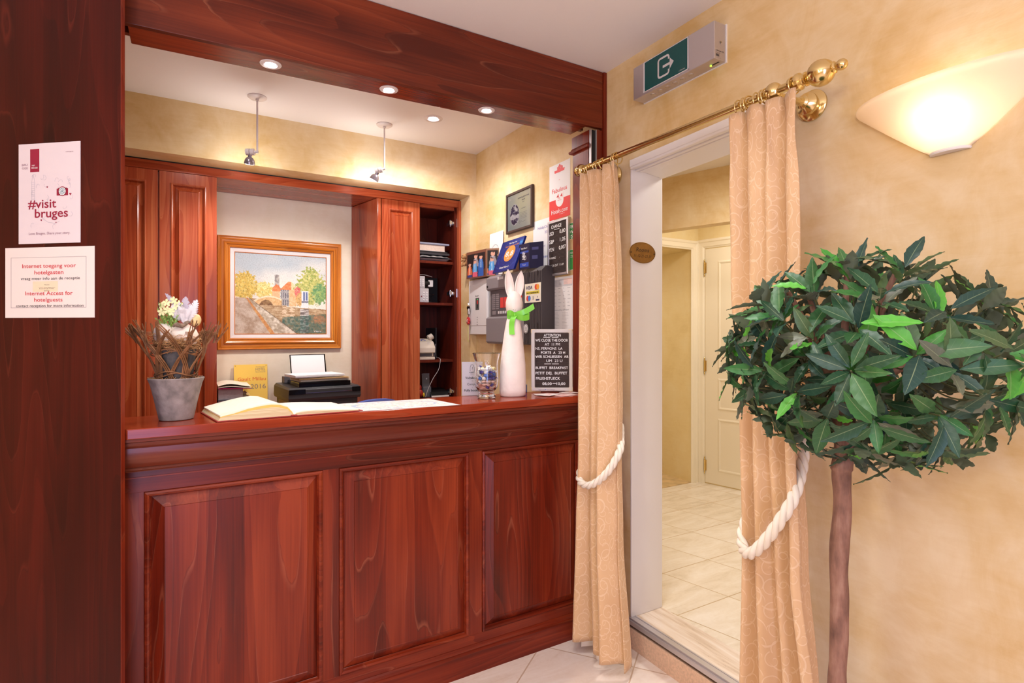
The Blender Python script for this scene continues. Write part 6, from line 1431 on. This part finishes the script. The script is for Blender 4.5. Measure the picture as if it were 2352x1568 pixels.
for i in range(120):
    zz = 1-2*(i+.5)/120; r = math.sqrt(1-zz*zz); a = i*ga; d = Vector((r*math.cos(a), r*math.sin(a), zz))
    if all((d-c).length > .30 for c in cl[:24]): cl.append(d)
inner = []
for i in range(26):
    d = Vector((rnd.gauss(0, 1), rnd.gauss(0, 1), rnd.gauss(0, 1))).normalized()*rnd.uniform(.45, .75); inner.append(d)
LEAF = NT('bay_leaf'); a = LEAF.n('Attribute'); a.attribute_name = 'Col'; uv = LEAF.n('Attribute'); uv.attribute_name = 'uvp'; geo = LEAF.n('NewGeometry')
sx = LEAF.n('SeparateXYZ'); LEAF.l(uv.outputs['Vector'], sx.inputs[0]); X, Y = sx.outputs[0], sx.outputs[1]
rib = LEAF.math('LESS_THAN', LEAF.math('ABSOLUTE', Y), .022)
vn = LEAF.math('FRACT', LEAF.math('ADD', LEAF.math('MULTIPLY', X, 8.0), LEAF.math('MULTIPLY', LEAF.math('ABSOLUTE', Y), -2.2)))
side = LEAF.math('LESS_THAN', vn, .07); mk = LEAF.math('MAXIMUM', LEAF.math('MULTIPLY', rib, .42), LEAF.math('MULTIPLY', side, .07))
tcl = LEAF.n('TexCoord'); mot = LEAF.noise(tcl.outputs['Object'], 90, 3)
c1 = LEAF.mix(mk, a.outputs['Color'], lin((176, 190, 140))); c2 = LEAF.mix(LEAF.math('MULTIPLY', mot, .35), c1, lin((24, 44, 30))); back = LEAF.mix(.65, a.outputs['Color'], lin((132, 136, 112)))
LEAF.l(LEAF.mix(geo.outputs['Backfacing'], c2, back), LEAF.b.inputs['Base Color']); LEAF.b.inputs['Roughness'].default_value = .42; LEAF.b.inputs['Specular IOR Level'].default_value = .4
LEAF.b.inputs['Subsurface Weight'].default_value = 0
g = mb(); g.usecol = g.useuv = True
def leaf(p, d, up, L, Wd, col):
    d = d.normalized(); sd = d.cross(up).normalized(); n = sd.cross(d).normalized(); g.c = lin(col); vs = []; uv = []; m = 14; bend = rnd.uniform(-.1, .5); tw = rnd.uniform(-.3, .3); ph = rnd.uniform(0, 6)
    for i in range(m+1):
        q = i/m; c = p+d*L*q*(1-.12*bend*q)-n*L*bend*q*q*.55
        w = Wd*(math.sin(PI*q**.85)**.85 if 0 < q < 1 else .02)*(.5+.5*min(1, q*3))*(1+.028*(1 if i % 2 else -1)*(.2 < q < .97))
        s2 = sd*math.cos(tw*q)+n*math.sin(tw*q)
        wav = .0016*math.sin(i*2.1+ph)
        vs += [c-s2*w/2+n*(w*.16+wav), c, c+s2*w/2+n*(w*.16-wav)]; uv += [(q, -.5, 0), (q, 0, 0), (q, .5, 0)]
    fs = []
    for i in range(m): b = 3*i; fs += [(b, b+1, b+4, b+3), (b+1, b+2, b+5, b+4)]
    g.add(vs, fs, uv)
COLS = [(38, 78, 48), (32, 70, 54), (46, 92, 48), (30, 64, 56), (62, 108, 56), (78, 104, 64), (100, 104, 84), (66, 150, 52), (92, 178, 58), (50, 116, 52)]
tw = mb()
for ci, d in enumerate(cl+inner):
    rr = d.length if ci >= len(cl) else rnd.uniform(.88, 1.03)
    dn = d.normalized(); c = CC+Vector((dn.x*RXY, dn.y*RXY, dn.z*RZc))*(rr if ci < len(cl) else d.length)
    out = Vector((dn.x, dn.y, dn.z*1.25)).normalized(); out = (out+Vector((0, 0, .12))).normalized()
    base = CC+Vector((dn.x*RXY*.5, dn.y*RXY*.5, dn.z*RZc*.4-.01)); tw.tube(spline([base, (base+c)/2+Vector((0, 0, -.015)), c], 5), [.0016]*11, 5)
    u = out.orthogonal().normalized(); v = out.cross(u); nl = rnd.choice((7, 8, 9)) if ci < len(cl) else 6; a0 = rnd.uniform(0, 6); tone = rnd.random()
    for k in range(nl):
        a_ = a0+2*PI*k/nl+rnd.uniform(-.25, .25); el = (rnd.uniform(-.12, .55) if k % 3 else rnd.uniform(.35, .95))+(.32*max(0, dn.z))
        dd = (u*math.cos(a_)+v*math.sin(a_))*math.cos(el)+out*math.sin(el)
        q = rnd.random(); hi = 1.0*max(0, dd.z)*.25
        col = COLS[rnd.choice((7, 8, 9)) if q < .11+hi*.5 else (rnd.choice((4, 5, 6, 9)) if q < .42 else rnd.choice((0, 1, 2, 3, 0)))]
        L = rnd.uniform(.062, .097)
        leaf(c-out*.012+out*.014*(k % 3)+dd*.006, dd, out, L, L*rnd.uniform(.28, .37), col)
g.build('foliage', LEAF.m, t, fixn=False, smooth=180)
tw.build('twigs', mat('twig_olive', (84, 84, 50), .8), t, smooth=60)
g = mb(); g.lathe([(.0001, 0), (.115, 0), (.12, .006), (.150, .27), (.158, .275), (.160, .295), (.150, .297), (.142, .285), (.138, .26), (.0001, .26)], (TX, TY, 0), 40); g.build('planter', mat('terracotta', (150, 84, 56), .8, noise_amt=.15), t, smooth=40)
g = mb(); g.lathe([(.0001, .27), (.10, .268), (.139, .262), (.139, .255), (.0001, .255)], (TX, TY, 0), 32); g.build('soil', mat('moss_soil', (70, 60, 40), .95, noise_amt=.5, noise_scale=90, bump=1), t)

# ------------------------------------------------------------------ pieces that belong to a part hang below that part
SUB = {'exit_symbol': 'green_panel', 'small_lettering': 'green_panel', 'rating_print': 'housing', 'light_lens': 'housing', 'status_light': 'housing', 'engraving': 'plate', 'signature': 'canvas',
       'display_slot': 'front_cover', 'red_button': 'front_cover', 'indicator': 'front_cover', 'markings': 'front_cover', 'key_legends': 'control_field', 'red_label': 'control_field', 'paper_in_tray': 'rear_tray',
       'silver_trim': 'upper_housing', 'control_panel': 'upper_housing', 'buttons': 'case', 'red_key': 'case', 'feed_button': 'case', 'blue_ring': 'case', 'slot': 'case', 'ribs': 'case', 'ribbon_loop': 'ribbon_band', 'ribbon_tail': 'ribbon_band',
       'ribbon_knot': 'ribbon_band', 'nose_dots': 'rabbit_body', 'straw_nest': 'inner_pot', 'handwriting': 'left_page', 'bulb_face': 'bulb', 'finial': 'rod', 'end_cap': 'rod', 'wound_cuff': 'twisted_cord', 'tag_flower': 'red_tag', 'eyes_and_nose': 'body', 'brass_plate': 'door_leaf'}
for o in list(bpy.data.objects):
    b = o.name.split('.')[0]
    if o.type == 'MESH' and b in SUB and o.parent is not None and o.parent.type == 'EMPTY':
        for q in o.parent.children:
            if q.name.split('.')[0] == SUB[b] and q is not o: o.parent = q; break
